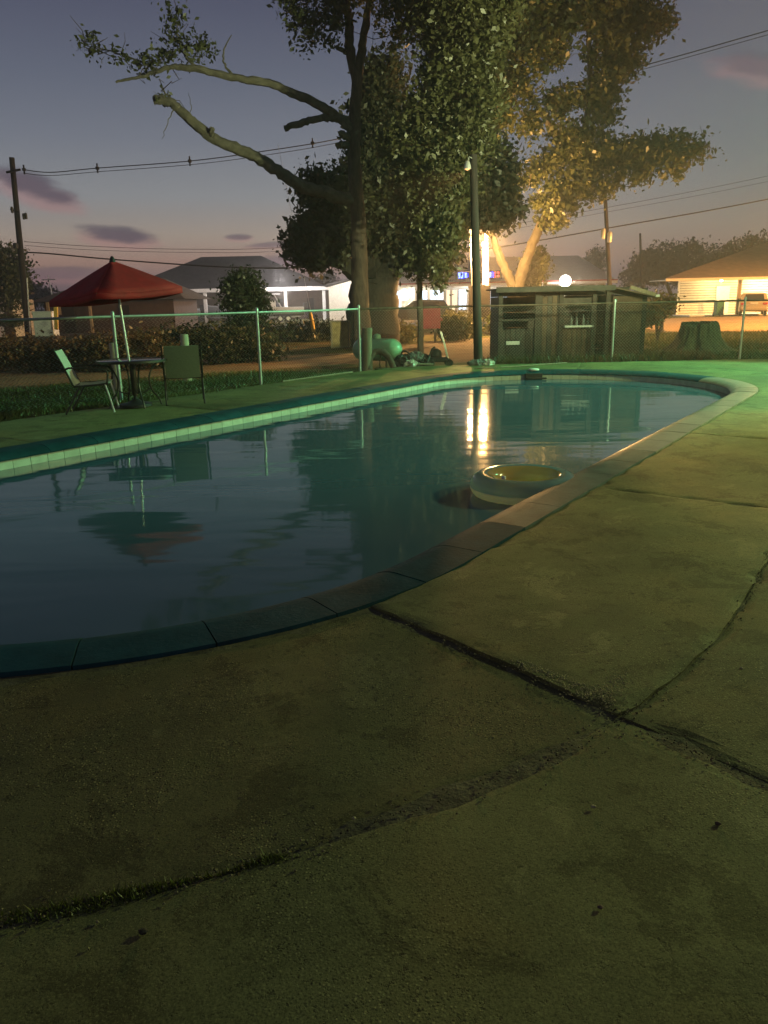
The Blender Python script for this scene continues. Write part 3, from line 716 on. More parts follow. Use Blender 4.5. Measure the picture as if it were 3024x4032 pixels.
bush('shrub', 'yellowish shrub left of the utility pole foot', [(*(3.61, 33.00, 0.43), .65, .5, .5), (*(3.26, 34.00, 0.60), .5, .5, .4)], 3200, .06, 27, L_MID, clump=.14)
bush('shrub', 'small bright shrub at the foot of the lit sign posts', [(*(4.93, 35.00, 0.44), .28, .3, .35), (*(5.09, 35.00, 0.83), .2, .2, .25)], 900, .06, 28, L_RIGHT, clump=.10)
bush('shrub', 'leafy orange-lit shrub right of the forked trunk', [(*(7.29, 38.00, 2.65), .55, .6, .8), (*(7.44, 38.00, 3.27), .4, .5, .5), (*(7.16, 38.00, 1.81), .5, .5, .7)], 5500, .08, 29, L_RIGHT, clump=.18)
bush('shrub', 'grey green shrub beside the live oak trunk', [(*(0.50, 30.00, 0.19), .55, .5, .55), (*(1.06, 31.00, 0.24), .4, .4, .4)], 3200, .06, 30, L_MID, clump=.14)
bush('shrub', 'shrub growing behind the right corner of the wooden shed', [(*(9.51, 27.00, 1.18), .5, .4, .35), (*(8.80, 26.00, 0.90), .4, .4, .4)], 2600, .06, 31, L_MID, clump=.13)

def far_tree(label, blobs, base, count, seed, m_=L_FAR, size=.16, group='dark trees on the skyline', clump=.4):
    t = thing('background_tree', label, 'tree', base, 0, group)
    crown(t, blobs, count, size, seed, m_, clump=clump)
    b = MB(); c = Vector(blobs[0][:3]); b0 = Vector(base)
    limb(b, [b0, b0 * .6 + c * .4, c], .3, .12, 8); b.build('trunk', M_BARK, t, True)
far_tree('leafy tree cut off by the left edge behind the utility pole', [(*(-20.33, 44.00, 3.89), 1.0, 1.2, 1.2), (*(-19.93, 44.00, 3.16), .8, 1.0, .9), (*(-21.19, 44.00, 3.18), 1.3, 1.3, 1.5), (*(-20.20, 44.00, 2.19), .9, .9, .8)], (-20.6, 44, -.05), 9000, 41, L_TALL, .10, clump=.28)
far_tree('wide dark tree on the skyline left of the lit house', [(*(30.39, 88.00, 5.10), 2.0, 2, 1.5), (*(32.37, 88.00, 5.54), 2.2, 2, 1.7), (*(34.39, 88.00, 5.50), 2.0, 2, 1.7), (*(36.00, 88.00, 4.50), 1.5, 2, 1.3), (*(33.52, 88.00, 3.83), 3.4, 2, 1.6)], (33, 88, -.05), 9000, 42)
far_tree('dark tree beside the far thin pole on the skyline', [(*(29.56, 90.00, 4.72), 1.7, 2, 1.4), (*(30.65, 90.00, 3.95), 2, 2, 1.4), (*(28.86, 90.00, 3.49), 1.4, 2, 1.5)], (30, 90, -.05), 5000, 43)
far_tree('small round dark tree above the store roof by the right pole', [(*(26.91, 100.00, 6.45), 1.2, 1.2, .7), (*(26.77, 100.00, 5.74), 1.6, 1.4, .7), (*(26.56, 100.00, 4.38), 1.2, 1.2, 1.0)], (27.5, 100, -.05), 2500, 44)
far_tree('rounded dark tree behind the white lit shed', [(*(-6.25, 95.00, 3.71), 1.5, 1.5, 1.1), (*(-7.10, 95.00, 3.04), 1.8, 1.5, 1.0), (*(-5.46, 95.00, 3.01), 1.8, 1.5, .9)], (-7.2, 95, -.05), 3500, 45)
far_tree('low dark tree line beyond the brown building at left', [(*(-42.39, 98.00, 3.42), 1.6, 1.5, 1.2), (*(-41.61, 98.00, 2.97), 2.2, 1.5, 1.5), (*(-40.80, 98.00, 2.68), 2.2, 1.5, 1.3), (*(-43.59, 98.00, 3.01), 2.2, 1.5, 1.5)], (-44, 98, -.05), 4000, 46)
far_tree('dark tree rising behind the roof of the lit house', [(*(40.43, 95.00, 5.49), 2.2, 2, 1.6), (*(42.53, 95.00, 6.22), 2.4, 2, 1.6), (*(44.66, 95.00, 6.70), 2.4, 2, 1.8)], (42, 95, -.05), 5000, 47)

# lawn blades
def blades(name, poly, count, h, seed, m_, label, wdt=.012, z0=-.058):
    r = np.random.default_rng(seed); xs = np.array([p[0] for p in poly]); ys = np.array([p[1] for p in poly])
    pts = []
    while sum(len(q) for q in pts) < count:
        q = np.stack([r.uniform(xs.min(), xs.max(), count), r.uniform(ys.min(), ys.max(), count)], 1)
        ins = np.zeros(count, bool); j = len(poly) - 1
        for i in range(len(poly)):
            c_ = ((ys[i] > q[:, 1]) != (ys[j] > q[:, 1])) & (q[:, 0] < (xs[j] - xs[i]) * (q[:, 1] - ys[i]) / (ys[j] - ys[i] + 1e-12) + xs[i]); ins ^= c_; j = i
        q = q[ins]; q = q[(np.sin(q[:, 0] * 1.7 + 1.1 * q[:, 1]) + np.sin(q[:, 1] * 2.3 - q[:, 0] * .8) + r.normal(0, .7, len(q))) > -.6]
        pts.append(q)
    q = np.concatenate(pts)[:count]; n_ = len(q)
    a = r.uniform(0, 2 * PI, n_); hh = h * (.4 + r.random(n_) ** 2 * 1.2)
    base = np.column_stack([q, np.full(n_, z0)]); side = np.column_stack([np.cos(a), np.sin(a), np.zeros(n_)]) * wdt
    tip = base + np.column_stack([r.normal(0, .5, n_) * hh, r.normal(0, .5, n_) * hh, hh])
    V = np.stack([base - side, base + side, tip], 1).reshape(-1, 3)
    o = np_mesh(name, V, np.arange(n_ * 3).reshape(-1, 3), m_); return tag(o, label, 'grass', kind='stuff')
blades('lawn_grass', [(-9, 9.2), (-5.55, 10.9), (-4.0, 12.55), (-2.8, 13.9), (-1.95, 15.5), (-.6, 17.6), (-.9, 18.4), (-3.5, 18.2), (-6, 16.6), (-10, 14.6), (-13, 14.5)], 70000, .075, 51, L_GRASS, 'patchy lawn grass between the deck and the hedge')
blades('lawn_grass', [(6.9, 18.9), (14, 18.8), (22, 27), (20, 33), (9, 33), (8.5, 24), (6.9, 22)], 60000, .10, 52, L_GRASS, 'rough lawn grass around the tree stump', .018)
blades('weed_strip', [(2.5, 18.75), (8, 18.75), (8.2, 19.5), (6.9, 20.6), (6.75, 19.3), (2.5, 19.3)], 6000, .20, 53, L_HEDGE, 'scrubby weeds along the foot of the wooden shed', .014)
blades('joint_weeds', [tuple(sp(s, 4.60 - .10 * max(0, -2.0 - s) + .012 * math.sin(s * 19))[:2]) for s in np.arange(-2.9, -1.75, .05)] + [tuple(sp(s, 4.635 + .012 * math.sin(s * 17))[:2]) for s in np.arange(-1.75, -2.9, -.05)], 1500, .017, 54, L_MOSS, 'small weeds growing in the near deck joint', .003, -.010)

def crumbs(name, label, pts, spread, count, seed, m_, size=(.0022, .0065)):
    q = np.random.default_rng(seed); P = np.array(pts)[q.integers(0, len(pts), count)]
    P = P + np.column_stack([q.normal(0, 1, count), q.normal(0, 1, count), np.zeros(count)]) * spread
    base = np.array([(1, 0, 0), (-.5, .87, 0), (-.5, -.87, 0), (0, 0, .9), (.1, .05, -.6)]); tri = np.array([(0, 1, 3), (1, 2, 3), (2, 0, 3), (1, 0, 4), (2, 1, 4), (0, 2, 4)])
    sz = q.uniform(*size, count)[:, None, None]; a = q.uniform(0, 6.28, count); ca, sa = np.cos(a), np.sin(a)
    B = np.repeat(base[None], count, 0) * (1 + q.normal(0, .25, (count, 5, 3)))
    X = B[..., 0] * ca[:, None] - B[..., 1] * sa[:, None]; Y = B[..., 0] * sa[:, None] + B[..., 1] * ca[:, None]
    V = np.stack([X, Y, B[..., 2]], -1) * sz + P[:, None, :]
    F = (tri[None] + (np.arange(count) * 5)[:, None, None]).reshape(-1, 3)
    return tag(np_mesh(name, V.reshape(-1, 3), F, m_), label, 'grit', kind='stuff')
M_GRIT = mat('pale grit', (.40, .36, .20), .9, .4, 60)
M_GRITD = mat('dark grit', (.06, .05, .03), .95, .5, 60)
j1 = [tuple(sp(s, 4.62 + .02 * math.sin(5 * s), .001)) for s in np.arange(-3.3, 2.2, .03)]
j2 = [tuple(sp(-.85 + .015 * math.sin(6 * r), r, .003)) for r in np.arange(3.3, 6.5, .03)]
crumbs('loose_grit', 'pale loose grit scattered along the deck joints', j1 + j2, .05, 900, 61, mat('dull joint grit', (.22, .20, .11), .9, .4, 60))
crumbs('loose_grit', 'dark grit and soil lying in the deck joints', j1 + j2, .012, 700, 62, M_GRITD, (.002, .006))
crumbs('loose_grit', 'pale crumbs heaped where two deck joints cross', [tuple(sp(-.82 + d, 4.52 - abs(d - .06) * .9, .012)) for d in np.arange(-.02, .16, .01)] + [tuple(sp(-.81, r, .012)) for r in np.arange(4.1, 4.55, .02)], .03, 1100, 63, mat('bright crumbs', (.55, .48, .27), .9, .4, 60), (.0016, .0042))
crumbs('loose_grit', 'fine grit spread over the rough near slab', [tuple(sp(s, r, .0)) for s in np.arange(-3.5, -.85, .1) for r in np.arange(3.3, 4.5, .1)], .06, 2600, 64, mat('dull grit', (.20, .19, .10), .9, .5, 60), (.0014, .0042))

# ------------------------------------------------------------------ chain-link fence
FH = 1.38
def fence(name, label, posts, skip=0, rail=None):
    t = thing(name, label, 'fence', (posts[0][0], posts[0][1], -.05))
    for (x, y) in posts[skip:]:
        b = MB(); b.tube([(x, y, -.06), (x, y, FH + .01)], .027, 10)
        b.lathe([(.034, -.02), (.034, .02), (.02, .045), (.001, .052)], (x, y, FH + .01), 10)
        b.build('post', M_GALV, t, True)
    V = []; F = []; k = 0; wr = .0023
    for (x0, y0), (x1, y1) in zip(posts[:-1], posts[1:]):
        b = MB(); d = Vector((x1 - x0, y1 - y0, 0)); L = d.length; d /= L; nn = Vector((-d.y, d.x, 0))
        b.tube([(x0 + d.x * .03, y0 + d.y * .03, FH - .03), (x0 + d.x * L / 2, y0 + d.y * L / 2, FH - .035), (x1 - d.x * .03, y1 - d.y * .03, FH - .03)], .021, 8)
        b.build('top_rail', rail or M_GALV, t, True)
        p = .075; steps = int((FH - .06) / (p / 2)); nw = int(L / p)
        for w_ in range(nw):
            base = w_ * p + p / 2
            for i in range(steps + 1):
                off = base + (p / 2 if i % 2 else -p / 2) * .98; sgn = wr if i % 2 else -wr
                c = Vector((x0, y0, 0)) + d * off + nn * sgn; c.z = .0 + i * p / 2
                for a in (0, 2.1, 4.2):
                    V.append((c.x + d.x * wr * math.cos(a), c.y + d.y * wr * math.cos(a), c.z + wr * math.sin(a)))
                if i:
                    q = k + i * 3
                    for a in range(3): F.append((q - 3 + a, q - 3 + (a + 1) % 3, q + (a + 1) % 3, q + a))
            k += (steps + 1) * 3
    m_ = np_mesh('wire_mesh', np.array(V), np.array(F), M_GALV, t); m_['kind'] = 'stuff'
    return t
fence('chain_link_fence', 'chain-link fence behind the patio table with green-lit posts', [(-10.4, 7.0), (-8.4, 9.0), (-6.4, 11.05), (-4.39, 13.06), (-2.34, 15.12), (-.47, 17.6)])
fence('chain_link_fence', 'chain-link fence along the far deck edge before the shed', [(-.44, 17.62), (2.36, 18.95), (5.62, 19.02), (8.66, 18.85), (11.7, 18.75)], 1, M_RUST_SHADE)  # dark rail colour holds the back-lit shade of this run

# ------------------------------------------------------------------ poles and cables
def pole(label, base, top, r0_, r1_, extras=None, m_=M_WOOD_DARK):
    t = thing('utility_pole', label, 'pole', base)
    b = MB(); P = [Vector(base).lerp(Vector(top), i / 8) for i in range(9)]
    b.tube(P, [r0_ + (r1_ - r0_) * i / 8 for i in range(9)], 12, .03); b.build('shaft', m_, t, True)
    return t
p1b, p1t = (-17.80, 40.00, -0.10), (-17.42, 40.00, 8.49)
up1 = pole('tall wooden utility pole at the left edge beside the leafy tree', p1b, p1t, .17, .12)
b = MB(); b.bar((-17.68, 39.80, 7.81), (-17.00, 39.80, 7.92), .09, .09); b.build('crossarm', M_WOOD_DARK, up1)
b = MB(); b.bar((-17.74, 39.80, 6.16), (-17.32, 39.80, 6.03), .07, .07); b.build('bracket', M_WOOD_DARK, up1)
for q in ((-17.14, 39.80, 5.83), (-17.03, 39.80, 5.85), (-17.66, 39.80, 6.14)):
    b = MB(); b.lathe([(.001, -.16), (.06, -.14), (.07, 0), (.06, .12), (.001, .15)], q, 10); b.build('insulator', M_FRAME, up1, True)
b = MB(); b.lathe([(.001, -.15), (.12, -.12), (.14, 0), (.12, .12), (.001, .15)], (-17.72, 39.80, 4.49), 12); b.build('splice_case', M_BLACK, up1, True)
b = MB(); b.tube([(-17.35, 39.70, 2.98), (-17.53, 39.70, 0.77), (-17.62, 39.70, -0.09)], .035, 8); b.build('conduit', M_GALV, up1, True)
up2 = pole('dark wooden pole at the deck edge in front of the lit sign', (2.34, 18.75, -0.03), (2.17, 18.75, 4.64), .105, .085)
b = MB(); b.tube([(2.15, 18.70, 4.55), (2.06, 18.60, 4.57), (2.03, 18.55, 4.49)], .012, 6); b.build('lamp_arm', M_GALV, up2, True)
b = MB(); b.lathe([(.02, .08), (.05, .05), (.075, -.02), (.085, -.09)], (2.02, 18.55, 4.40), 14); b.build('lamp_shade', M_CHROME, up2, True)
b = MB(); b.lathe([(.001, -.12), (.04, -.105), (.06, -.07), (.06, -.05)], (2.02, 18.55, 4.40), 12); b.build('lamp_bulb', emit('dim yard bulb', (1, .50, .18), 2.2), up2, True)
YARD = tuple(Vector((2.02, 18.55, 4.40)) + Vector((-.02, 0, -.16)))
up3 = pole('wooden utility pole right of the forked tree with crossing cables', (13.43, 46.00, 0.23), (12.69, 46.00, 7.11), .15, .10)
b = MB(); b.bar((12.53, 46.00, 6.72), (12.95, 46.00, 6.74), .08, .08); b.build('crossarm', M_WOOD_DARK, up3)
for q in ((12.65, 45.80, 4.92), (13.03, 45.80, 4.74)):
    b = MB(); b.lathe([(.001, -.3), (.13, -.27), (.14, .2), (.08, .3), (.001, .32)], q, 12); b.build('transformer', M_GALV, up3, True)
up4 = pole('thin distant pole above the dark skyline trees', (26.29, 80.00, 1.48), (25.74, 80.00, 7.45), .14, .10)

def cable(label, pts, r, sp_=None, k=10):
    P = smooth_path(pts, k); b = MB()
    t = thing('overhead_cable', label, 'cable', tuple(P[0]))
    b.tube(P, r, 5, caps=False); b.build('wire', M_CABLE, t)
    for q in (sp_ or []):
        b = MB(); q = Vector(q); b.box(q, (.06, .06, .42)); b.lathe([(.001, -.1), (.09, -.05), (.09, .05), (.001, .1)], q, 8); b.build('spacer', M_CABLE, t)
up5 = pole('tall wooden utility pole right of the lawn carrying the spacer cables', (24.19, 33.00, 0.10), (21.70, 33.00, 13.41), .19, .13)
cable('upper of the two spacer cables running from left pole past the tall tree', [(-16.95, 40.00, 7.95), (-15.64, 40.00, 7.80), (-13.33, 39.80, 7.91), (-8.81, 39.40, 8.07), (-5.48, 39.20, 8.37), (-1.56, 39.00, 8.85), (4.22, 41.00, 10.35), (11.67, 40.00, 11.67), (16.81, 37.00, 12.32), (21.77, 33.00, 12.81)], .022, [(-16.91, 40.00, 7.95), (-13.33, 39.80, 7.91), (-8.81, 39.40, 8.07), (-2.96, 39.00, 8.66)])
cable('lower of the two spacer cables running from left pole past the tall tree', [(-16.97, 40.00, 7.79), (-15.66, 40.00, 7.66), (-13.35, 39.80, 7.75), (-8.82, 39.40, 7.91), (-5.49, 39.20, 8.19), (-1.56, 39.00, 8.69), (4.22, 41.00, 10.18), (11.68, 40.00, 11.52), (16.83, 37.00, 12.16), (21.81, 33.00, 12.62)], .014)
cable('thin cable crossing low behind the umbrella, topmost of three', [(-17.37, 40.00, 4.69), (-14.22, 40.50, 4.44), (-9.75, 41.00, 4.25), (-4.73, 42.00, 4.31), (4.57, 44.00, 5.06), (12.87, 46.00, 6.33), (23.59, 50.00, 8.34), (39.04, 55.00, 11.58)], .011)
cable('thin cable crossing low behind the umbrella, middle of three', [(-17.35, 40.00, 4.51), (-14.24, 40.50, 4.27), (-9.77, 41.00, 4.10), (-4.74, 42.00, 4.13), (4.58, 44.00, 4.82), (12.88, 46.00, 6.09), (23.62, 50.00, 8.03), (39.10, 55.00, 11.24)], .009)
cable('thick sagging cable touching the umbrella top, lowest of three', [(-17.35, 40.00, 4.19), (-16.14, 40.00, 4.10), (-13.37, 40.50, 3.81), (-8.65, 41.00, 3.41), (-5.20, 41.50, 3.27), (-1.89, 42.00, 3.38), (4.58, 44.00, 3.99), (8.78, 45.00, 4.57), (12.93, 46.00, 5.23), (23.74, 50.00, 7.03), (39.32, 55.00, 10.04)], .034)

# lamp pole just outside the right edge: carries the cables and the green mercury lamp that lights the deck
lp = thing('lamp_pole', 'wooden lamp pole with green mercury lamp right of the deck', 'pole', (15.2, 17.6, -.05))
b = MB(); b.tube([(15.2, 17.6, -.06), (15.2, 17.6, 5.5), (15.2, 17.6, 7.2)], [.16, .14, .12], 12, .03); b.build('shaft', M_WOOD_DARK, lp, True)
b = MB(); b.tube([(15.2, 17.6, 6.3), (14.6, 17.5, 6.6), (14.0, 17.4, 6.55)], .025, 8); b.build('lamp_arm', M_GALV, lp, True)
b = MB(); b.lathe([(.03, .2), (.12, .16), (.2, .02), (.22, -.03)], (14.0, 17.4, 6.4), 16); b.build('lamp_shade', M_GALV, lp, True)
def lamp(name, loc, energy, c, radius, parent=None, spot=None, target=None):
    ld = bpy.data.lights.new(name, 'SPOT' if spot else 'POINT'); ld.energy = energy; ld.color = c; ld.shadow_soft_size = radius
    o = bpy.data.objects.new(name, ld); col.objects.link(o)
    off = wloc(parent) if parent else Vector((0, 0, 0)); o.location = Vector(loc) - off; o.parent = parent
    if spot:
        ld.spot_size = spot; ld.spot_blend = .5
        o.rotation_euler = (Vector(target) - Vector(loc)).to_track_quat('-Z', 'Y').to_euler()
    return o
GREEN = 9500; YELLOW = 2100; SODIUM = 5500
lamp('lamp_light', (14.0, 17.4, 6.28), GREEN, (.26, 1.0, .46), .14, lp, math.radians(54), (1.5, 14.2, -.8))
lamp('lamp_light', (14.0, 17.4, 6.40), 800, (.22, 1.0, .40), .14, lp)
lp2 = thing('lamp_pole', 'short metal lamp pole with yellow lamp right of the near deck', 'pole', (9.8, 8.6, -.05))
b = MB(); b.tube([(9.8, 8.6, -.06), (9.8, 8.6, 3.9)], .05, 10); b.build('shaft', M_GALV, lp2, True)
b = MB(); b.lathe([(.02, .14), (.16, .1), (.18, 0), (.17, -.02)], (9.7, 8.6, 3.95), 16); b.build('lamp_shade', M_GALV, lp2, True)
lamp('lamp_light', (9.7, 8.6, 3.86), YELLOW, (.86, 1.0, .34), .12, lp2)

b = MB(); b.box((9.65, 8.75, 4.3), (.3, .2, .22), .3); b.build('added_flood_head', M_GALV, lp2, bevel=.02)
lamp('lamp_light', (9.63, 9.0, 4.3), 11000, (.92, .98, .50), .12, lp2, math.radians(64), (1.2, 24, 8.0))  # added unseen flood that brightens the tree fronts

lamp('lamp_light', YARD, 2600, (1.0, .50, .17), .06, up2, math.radians(58), (-8.0, 20.5, .2))

# ------------------------------------------------------------------ lit roadside sign behind the pole
SG = (4.74, 37.26, 0.00)
sg = thing('lit_sign', 'white-hot roadside sign on two posts with a dark lower board behind pole', 'sign', (4.47, 35.20, 0.12))
b = MB(); b.tube([(4.18, 35.20, 0.09), (4.10, 35.20, 2.42), (3.99, 35.20, 4.79)], .075, 10); b.build('post', M_WHITE, sg, True)
b = MB(); b.tube([(4.82, 35.20, 0.08), (4.73, 35.20, 2.41), (4.66, 35.20, 4.23)], .085, 10); b.build('post', M_WHITE, sg, True)
P0, P1 = Vector((4.53, 35.25, 2.12)), Vector((4.75, 35.25, 3.70))
b = MB(); b.box(((P0.x + P1.x) / 2, 35.25, (P0.z + P1.z) / 2), (P1.x - P0.x, .05, P1.z - P0.z)); b.build('upper_board', M_WHITE, sg, bevel=.01)
P0, P1 = Vector((3.90, 35.32, 0.65)), Vector((4.87, 35.32, 2.08))
b = MB(); b.box(((P0.x + P1.x) / 2, 35.05, (P0.z + P1.z) / 2), (P1.x - P0.x, .05, P1.z - P0.z)); b.build('lower_board', M_WOOD_DARK, sg, bevel=.01)
LQ = Vector((4.55, 34.75, 3.79))
b = MB(); b.lathe([(.001, .10), (.07, .09), (.12, .03), (.13, -.05), (.10, -.10), (.001, -.12)], LQ, 14); b.build('flood_lamp', emit('sodium bulb', (1, .66, .30), 60), sg, True)
b = MB(); b.tube([LQ + Vector((0, .08, .05)), LQ + Vector((0, .45, .1))], .025, 6); b.build('lamp_bracket', M_GALV, sg, True)
b = MB(); b.lathe([(.001, -.06), (.05, -.05), (.06, .02), (.001, .07)], (3.99, 34.90, 3.77), 12); b.build('flood_lamp', emit('small sodium bulb', (1, .62, .26), 40), sg, True)
lamp('lamp_light', tuple(LQ + Vector((.02, -.16, .0))), SODIUM, (1.0, .53, .17), .12, sg)
lamp('lamp_light', tuple(Vector((4.00, 34.80, 3.65)) + Vector((0, -.1, 0))), SODIUM * .16, (1.0, .55, .2), .08, sg)

ADDED_FLOOD = Vector((3.97, 34.80, 4.60))
b = MB(); b.lathe([(.001, .12), (.06, .1), (.10, -.02), (.11, -.06)], ADDED_FLOOD + Vector((0, .08, 0)), 12, 'Y'); b.build('flood_lamp', M_GALV, sg, True)  # flood head added on top of the left post
lamp('lamp_light', tuple(ADDED_FLOOD + Vector((0, -.1, 0))), 42000, (1.0, .52, .17), .10, sg, math.radians(13), (4.7, 11.6, 0))  # added narrow beam that puts orange light on the coping
lamp('lamp_light', tuple(ADDED_FLOOD + Vector((-.1, -.1, .02))), 9000, (1.0, .50, .15), .10, sg, math.radians(42), (-6.5, 18.5, 0))  # added beam that brightens the left lawn and hedge

# ------------------------------------------------------------------ wooden shed with counter
sh = thing('wooden_shed', 'weathered wooden shed with an open counter beyond the far deck', 'shed', (4.8, 20.2, -.05))
FY = 19.95
def board(c, d, m_=M_WOOD_GREY, name='board', parent=sh, **k):
    b = MB(); b.box(c, d, **k); return b.build(name, m_, parent, bevel=.004)
X0, X1, X2 = 2.98, 5.75, 6.68
for x in (X0 + .05, 3.95, 4.55, 5.38, X1 - .03, X2 - .05): board((x, FY, .82), (.11, .1, 1.75), M_WOOD_GREY, 'post')
# back and side walls close the shed
for i in range(9): board((4.83, 21.4, .05 + i * .2), (3.7, .03, .195), M_WOOD_GREY, 'back_board')
for i in range(9): board((X0 + .02, 20.7, .05 + i * .2), (.03, 1.38, .195), M_WOOD_GREY, 'side_board')
for i in range(8): board((X2 + .01, 20.7, .05 + i * .2), (.03, 1.38, .195), M_WOOD_BROWN, 'side_board')
# left bay: low wall of upright boards under a dark opening
for i in range(7): board((3.10 + i * .128, FY + .03, .36 + rnd.uniform(-.02, .02)), (.12, .025, .80), M_WOOD_GREY)
board((3.48, FY - .03, .98), (.92, .10, .05), M_WOOD_GREY, 'counter')
board((3.35, FY - .05, .42), (.34, .04, .09), M_WHITE, 'board')
# middle bay: wide upright boards
for i in range(5): board((4.02 + i * .122, FY - .005, .80 + rnd.uniform(-.03, .03)), (.115, .025, 1.5), M_WOOD_BROWN if i % 2 else M_WOOD_GREY)
# right bay: window with shelf and bottles above a brown door
for i in range(6): board((4.66 + i * .125, FY + .02, .34), (.118, .025, .82), M_WOOD_BROWN)
board((4.98, FY - .09, .80), (.72, .20, .045), M_WHITE, 'shelf')
board((4.98, FY + .02, 1.40), (.80, .03, .18), M_WOOD_GREY)
for x in (4.62, 5.33): board((x, FY - .02, 1.08), (.06, .06, .52), M_WOOD_GREY, 'window_frame')
# right wall: lapped brown boards
for i in range(7): board((6.24, FY - .012, .10 + i * .215), (.80, .03, .235), M_WOOD_BROWN, 'lap_board', rx=.06)
# roof
for i in range(7): board((4.32, 19.72 + i * .27, 1.735), (2.9, .262, .035), M_WOOD_GREY, 'roof_board', rx=.02)
board((4.32, 19.58, 1.715), (2.92, .03, .13), M_WOOD_GREY, 'fascia')
for i in range(4): board((6.28, 19.80 + i * .40, 1.60), (1.05, .39, .03), M_WOOD_BROWN, 'roof_board', ry=.22)
b = MB(); b.bar((6.15, 19.62, 1.72), (6.80, 19.62, 1.52), .05, .09); b.build('rafter', M_POST, sh, bevel=.004)
b = MB(); b.box((6.83, 19.60, 1.50), (.10, .08, .06)); b.build('rafter_cap', M_WHITE, sh, bevel=.006)
for x, h, r_ in ((4.80, .24, .032), (4.93, .21, .035), (5.10, .26, .036), (5.20, .15, .045)):
    z = .824; b = MB(); b.lathe([(.001, z), (r_, z), (r_, z + h * .55), (r_ * .4, z + h * .75), (r_ * .4, z + h), (.001, z + h)], (x, FY - .09, 0), 12)
    lbl = {4.80: 'slim pale bottle on the shed shelf, leftmost of four', 4.93: 'short pale bottle on the shed shelf, second from left', 5.10: 'tallest pale bottle on the shed shelf', 5.20: 'squat dark jar on the shed shelf beside the tallest bottle'}[x]
    tag(b.build('bottle', M_BLACK if x == 5.20 else M_GREYCLOTH, None, True), lbl, 'bottle', 'bottles on the shed shelf')

# ------------------------------------------------------------------ stump
su = thing('tree_stump', 'wide flared tree stump on the lawn behind the right fence', 'stump', (8.62, 21.3, -.05))
b = MB(); n_ = 64; prof = [(1.08, -.06), (.84, .05), (.70, .14), (.60, .26), (.54, .40), (.505, .54), (.485, .66), (.47, .73), (.44, .75), (.34, .735), (.2, .745), (.001, .74)]
ph = [rnd.uniform(0, 6) for _ in range(6)]
for k, (r_, z) in enumerate(prof):
    for j in range(n_):
        a = 2 * PI * j / n_; f_ = max(0, 1 - z / .85)
        w_ = 1 + (.10 * math.sin(5 * a + ph[0]) + .08 * math.sin(9 * a + ph[1])) * f_ + .045 * math.sin(13 * a + ph[2] + z) + .04 * math.sin(23 * a + ph[3] + 2 * z) + rnd.uniform(-.025, .025)
        top = (.05 * math.sin(2 * a + ph[4]) + .03 * math.sin(7 * a + ph[5]) + rnd.uniform(-.02, .02)) if k > 6 else 0
        b.v.append((8.62 + r_ * w_ * math.cos(a), 21.3 + r_ * w_ * .85 * math.sin(a), z + top))
for k in range(len(prof) - 1):
    for j in range(n_):
        a, c_ = k * n_ + j, k * n_ + (j + 1) % n_; b.f.append((a, c_, c_ + n_, a + n_))
b.build('stump', mat('dark mossy stump bark', (.105, .10, .055), .95, .55, 5, 1.0, 16, streak=(3, 3, .7)), su, True)

# ------------------------------------------------------------------ bollards
def bollard(label, x, y, h, r_, m_, lean=(0, 0)):
    t = thing('bollard', label, 'bollard', (x, y, -.05), 0, 'short posts beyond the fence')
    b = MB(); b.tube([(x, y, -.06), (x + lean[0] * .5, y, h * .5), (x + lean[0], y + lean[1], h - .02), (x + lean[0], y + lean[1], h)], [r_ * 1.02, r_, r_, r_ * .86], 14, .02); b.build('post', m_, t, True)
bollard('short timber bollard left of the oak with orange-lit edge, mid lawn', -3.32, 22.3, .72, .10, M_POST)
bollard('timber bollard right against the corner fence post by the tank', -.33, 18.25, .92, .12, M_POST, (.03, 0))
bollard('slim cream post behind the patio table', -4.95, 14.6, .86, .075, M_PAINTPOST)
bollard('cream round-topped post behind the right patio chair', -4.05, 16.3, .93, .085, M_PAINTPOST)

# ------------------------------------------------------------------ tank, hoop and junk
tk = thing('propane_tank', 'pale rounded fuel tank lying behind the corner fence post', 'tank', (.12, 19.2, -.05))
rz = math.radians(-32); ax = Vector((math.cos(rz), math.sin(rz), 0)); cT = Vector((-.08, 19.15, .37))
b = MB(); L_, R_ = .52, .27; prof = [(-L_ - .16, .001), (-L_ - .14, .10), (-L_ - .08, .19), (-L_, .25), (-L_ + .06, R_), (L_ - .06, R_), (L_, .25), (L_ + .08, .19), (L_ + .14, .10), (L_ + .16, .001)]
b.tube([cT + ax * p for p, _ in prof], [r_ for _, r_ in prof], 28); b.build('shell', mat('pale green tank enamel', (.26, .46, .31), .35, .15, 5), tk, True)
for s_ in (-.35, .35):
    for q in (-.16, .16):
        c_ = cT + ax * s_ + Vector((-ax.y, ax.x, 0)) * q; b = MB(); b.bar((c_.x, c_.y, -.06), (c_.x, c_.y, .18), .05); b.build('leg', M_RUST_SHADE, tk)
b = MB(); b.lathe([(.07, -.02), (.09, .0), (.09, .07), (.06, .10), (.001, .11)], cT + Vector((0, 0, R_)), 14); b.build('valve_dome', mat('pale green tank enamel', (.26, .46, .31), .35, .15, 5), tk, True)
ho = thing('metal_hoop', 'thick dark brown hoop leaning in front of the pale tank', 'hoop', (-.05, 18.3, -.05))
b = MB(); limb(b, [(-0.28, 18.20, -0.01), (-0.24, 18.25, 0.25), (-0.11, 18.30, 0.37), (0.06, 18.30, 0.35), (0.21, 18.25, 0.20), (0.29, 18.20, -0.00)], .075, .075, 10, 5, .004, .05); b.build('hoop', M_RUST_SHADE, ho, True)
b = MB(); limb(b, [(-0.01, 18.34, 0.35), (-0.03, 18.30, -0.02)], .015, .015, 6); b.build('stay', M_RUST_SHADE, ho)
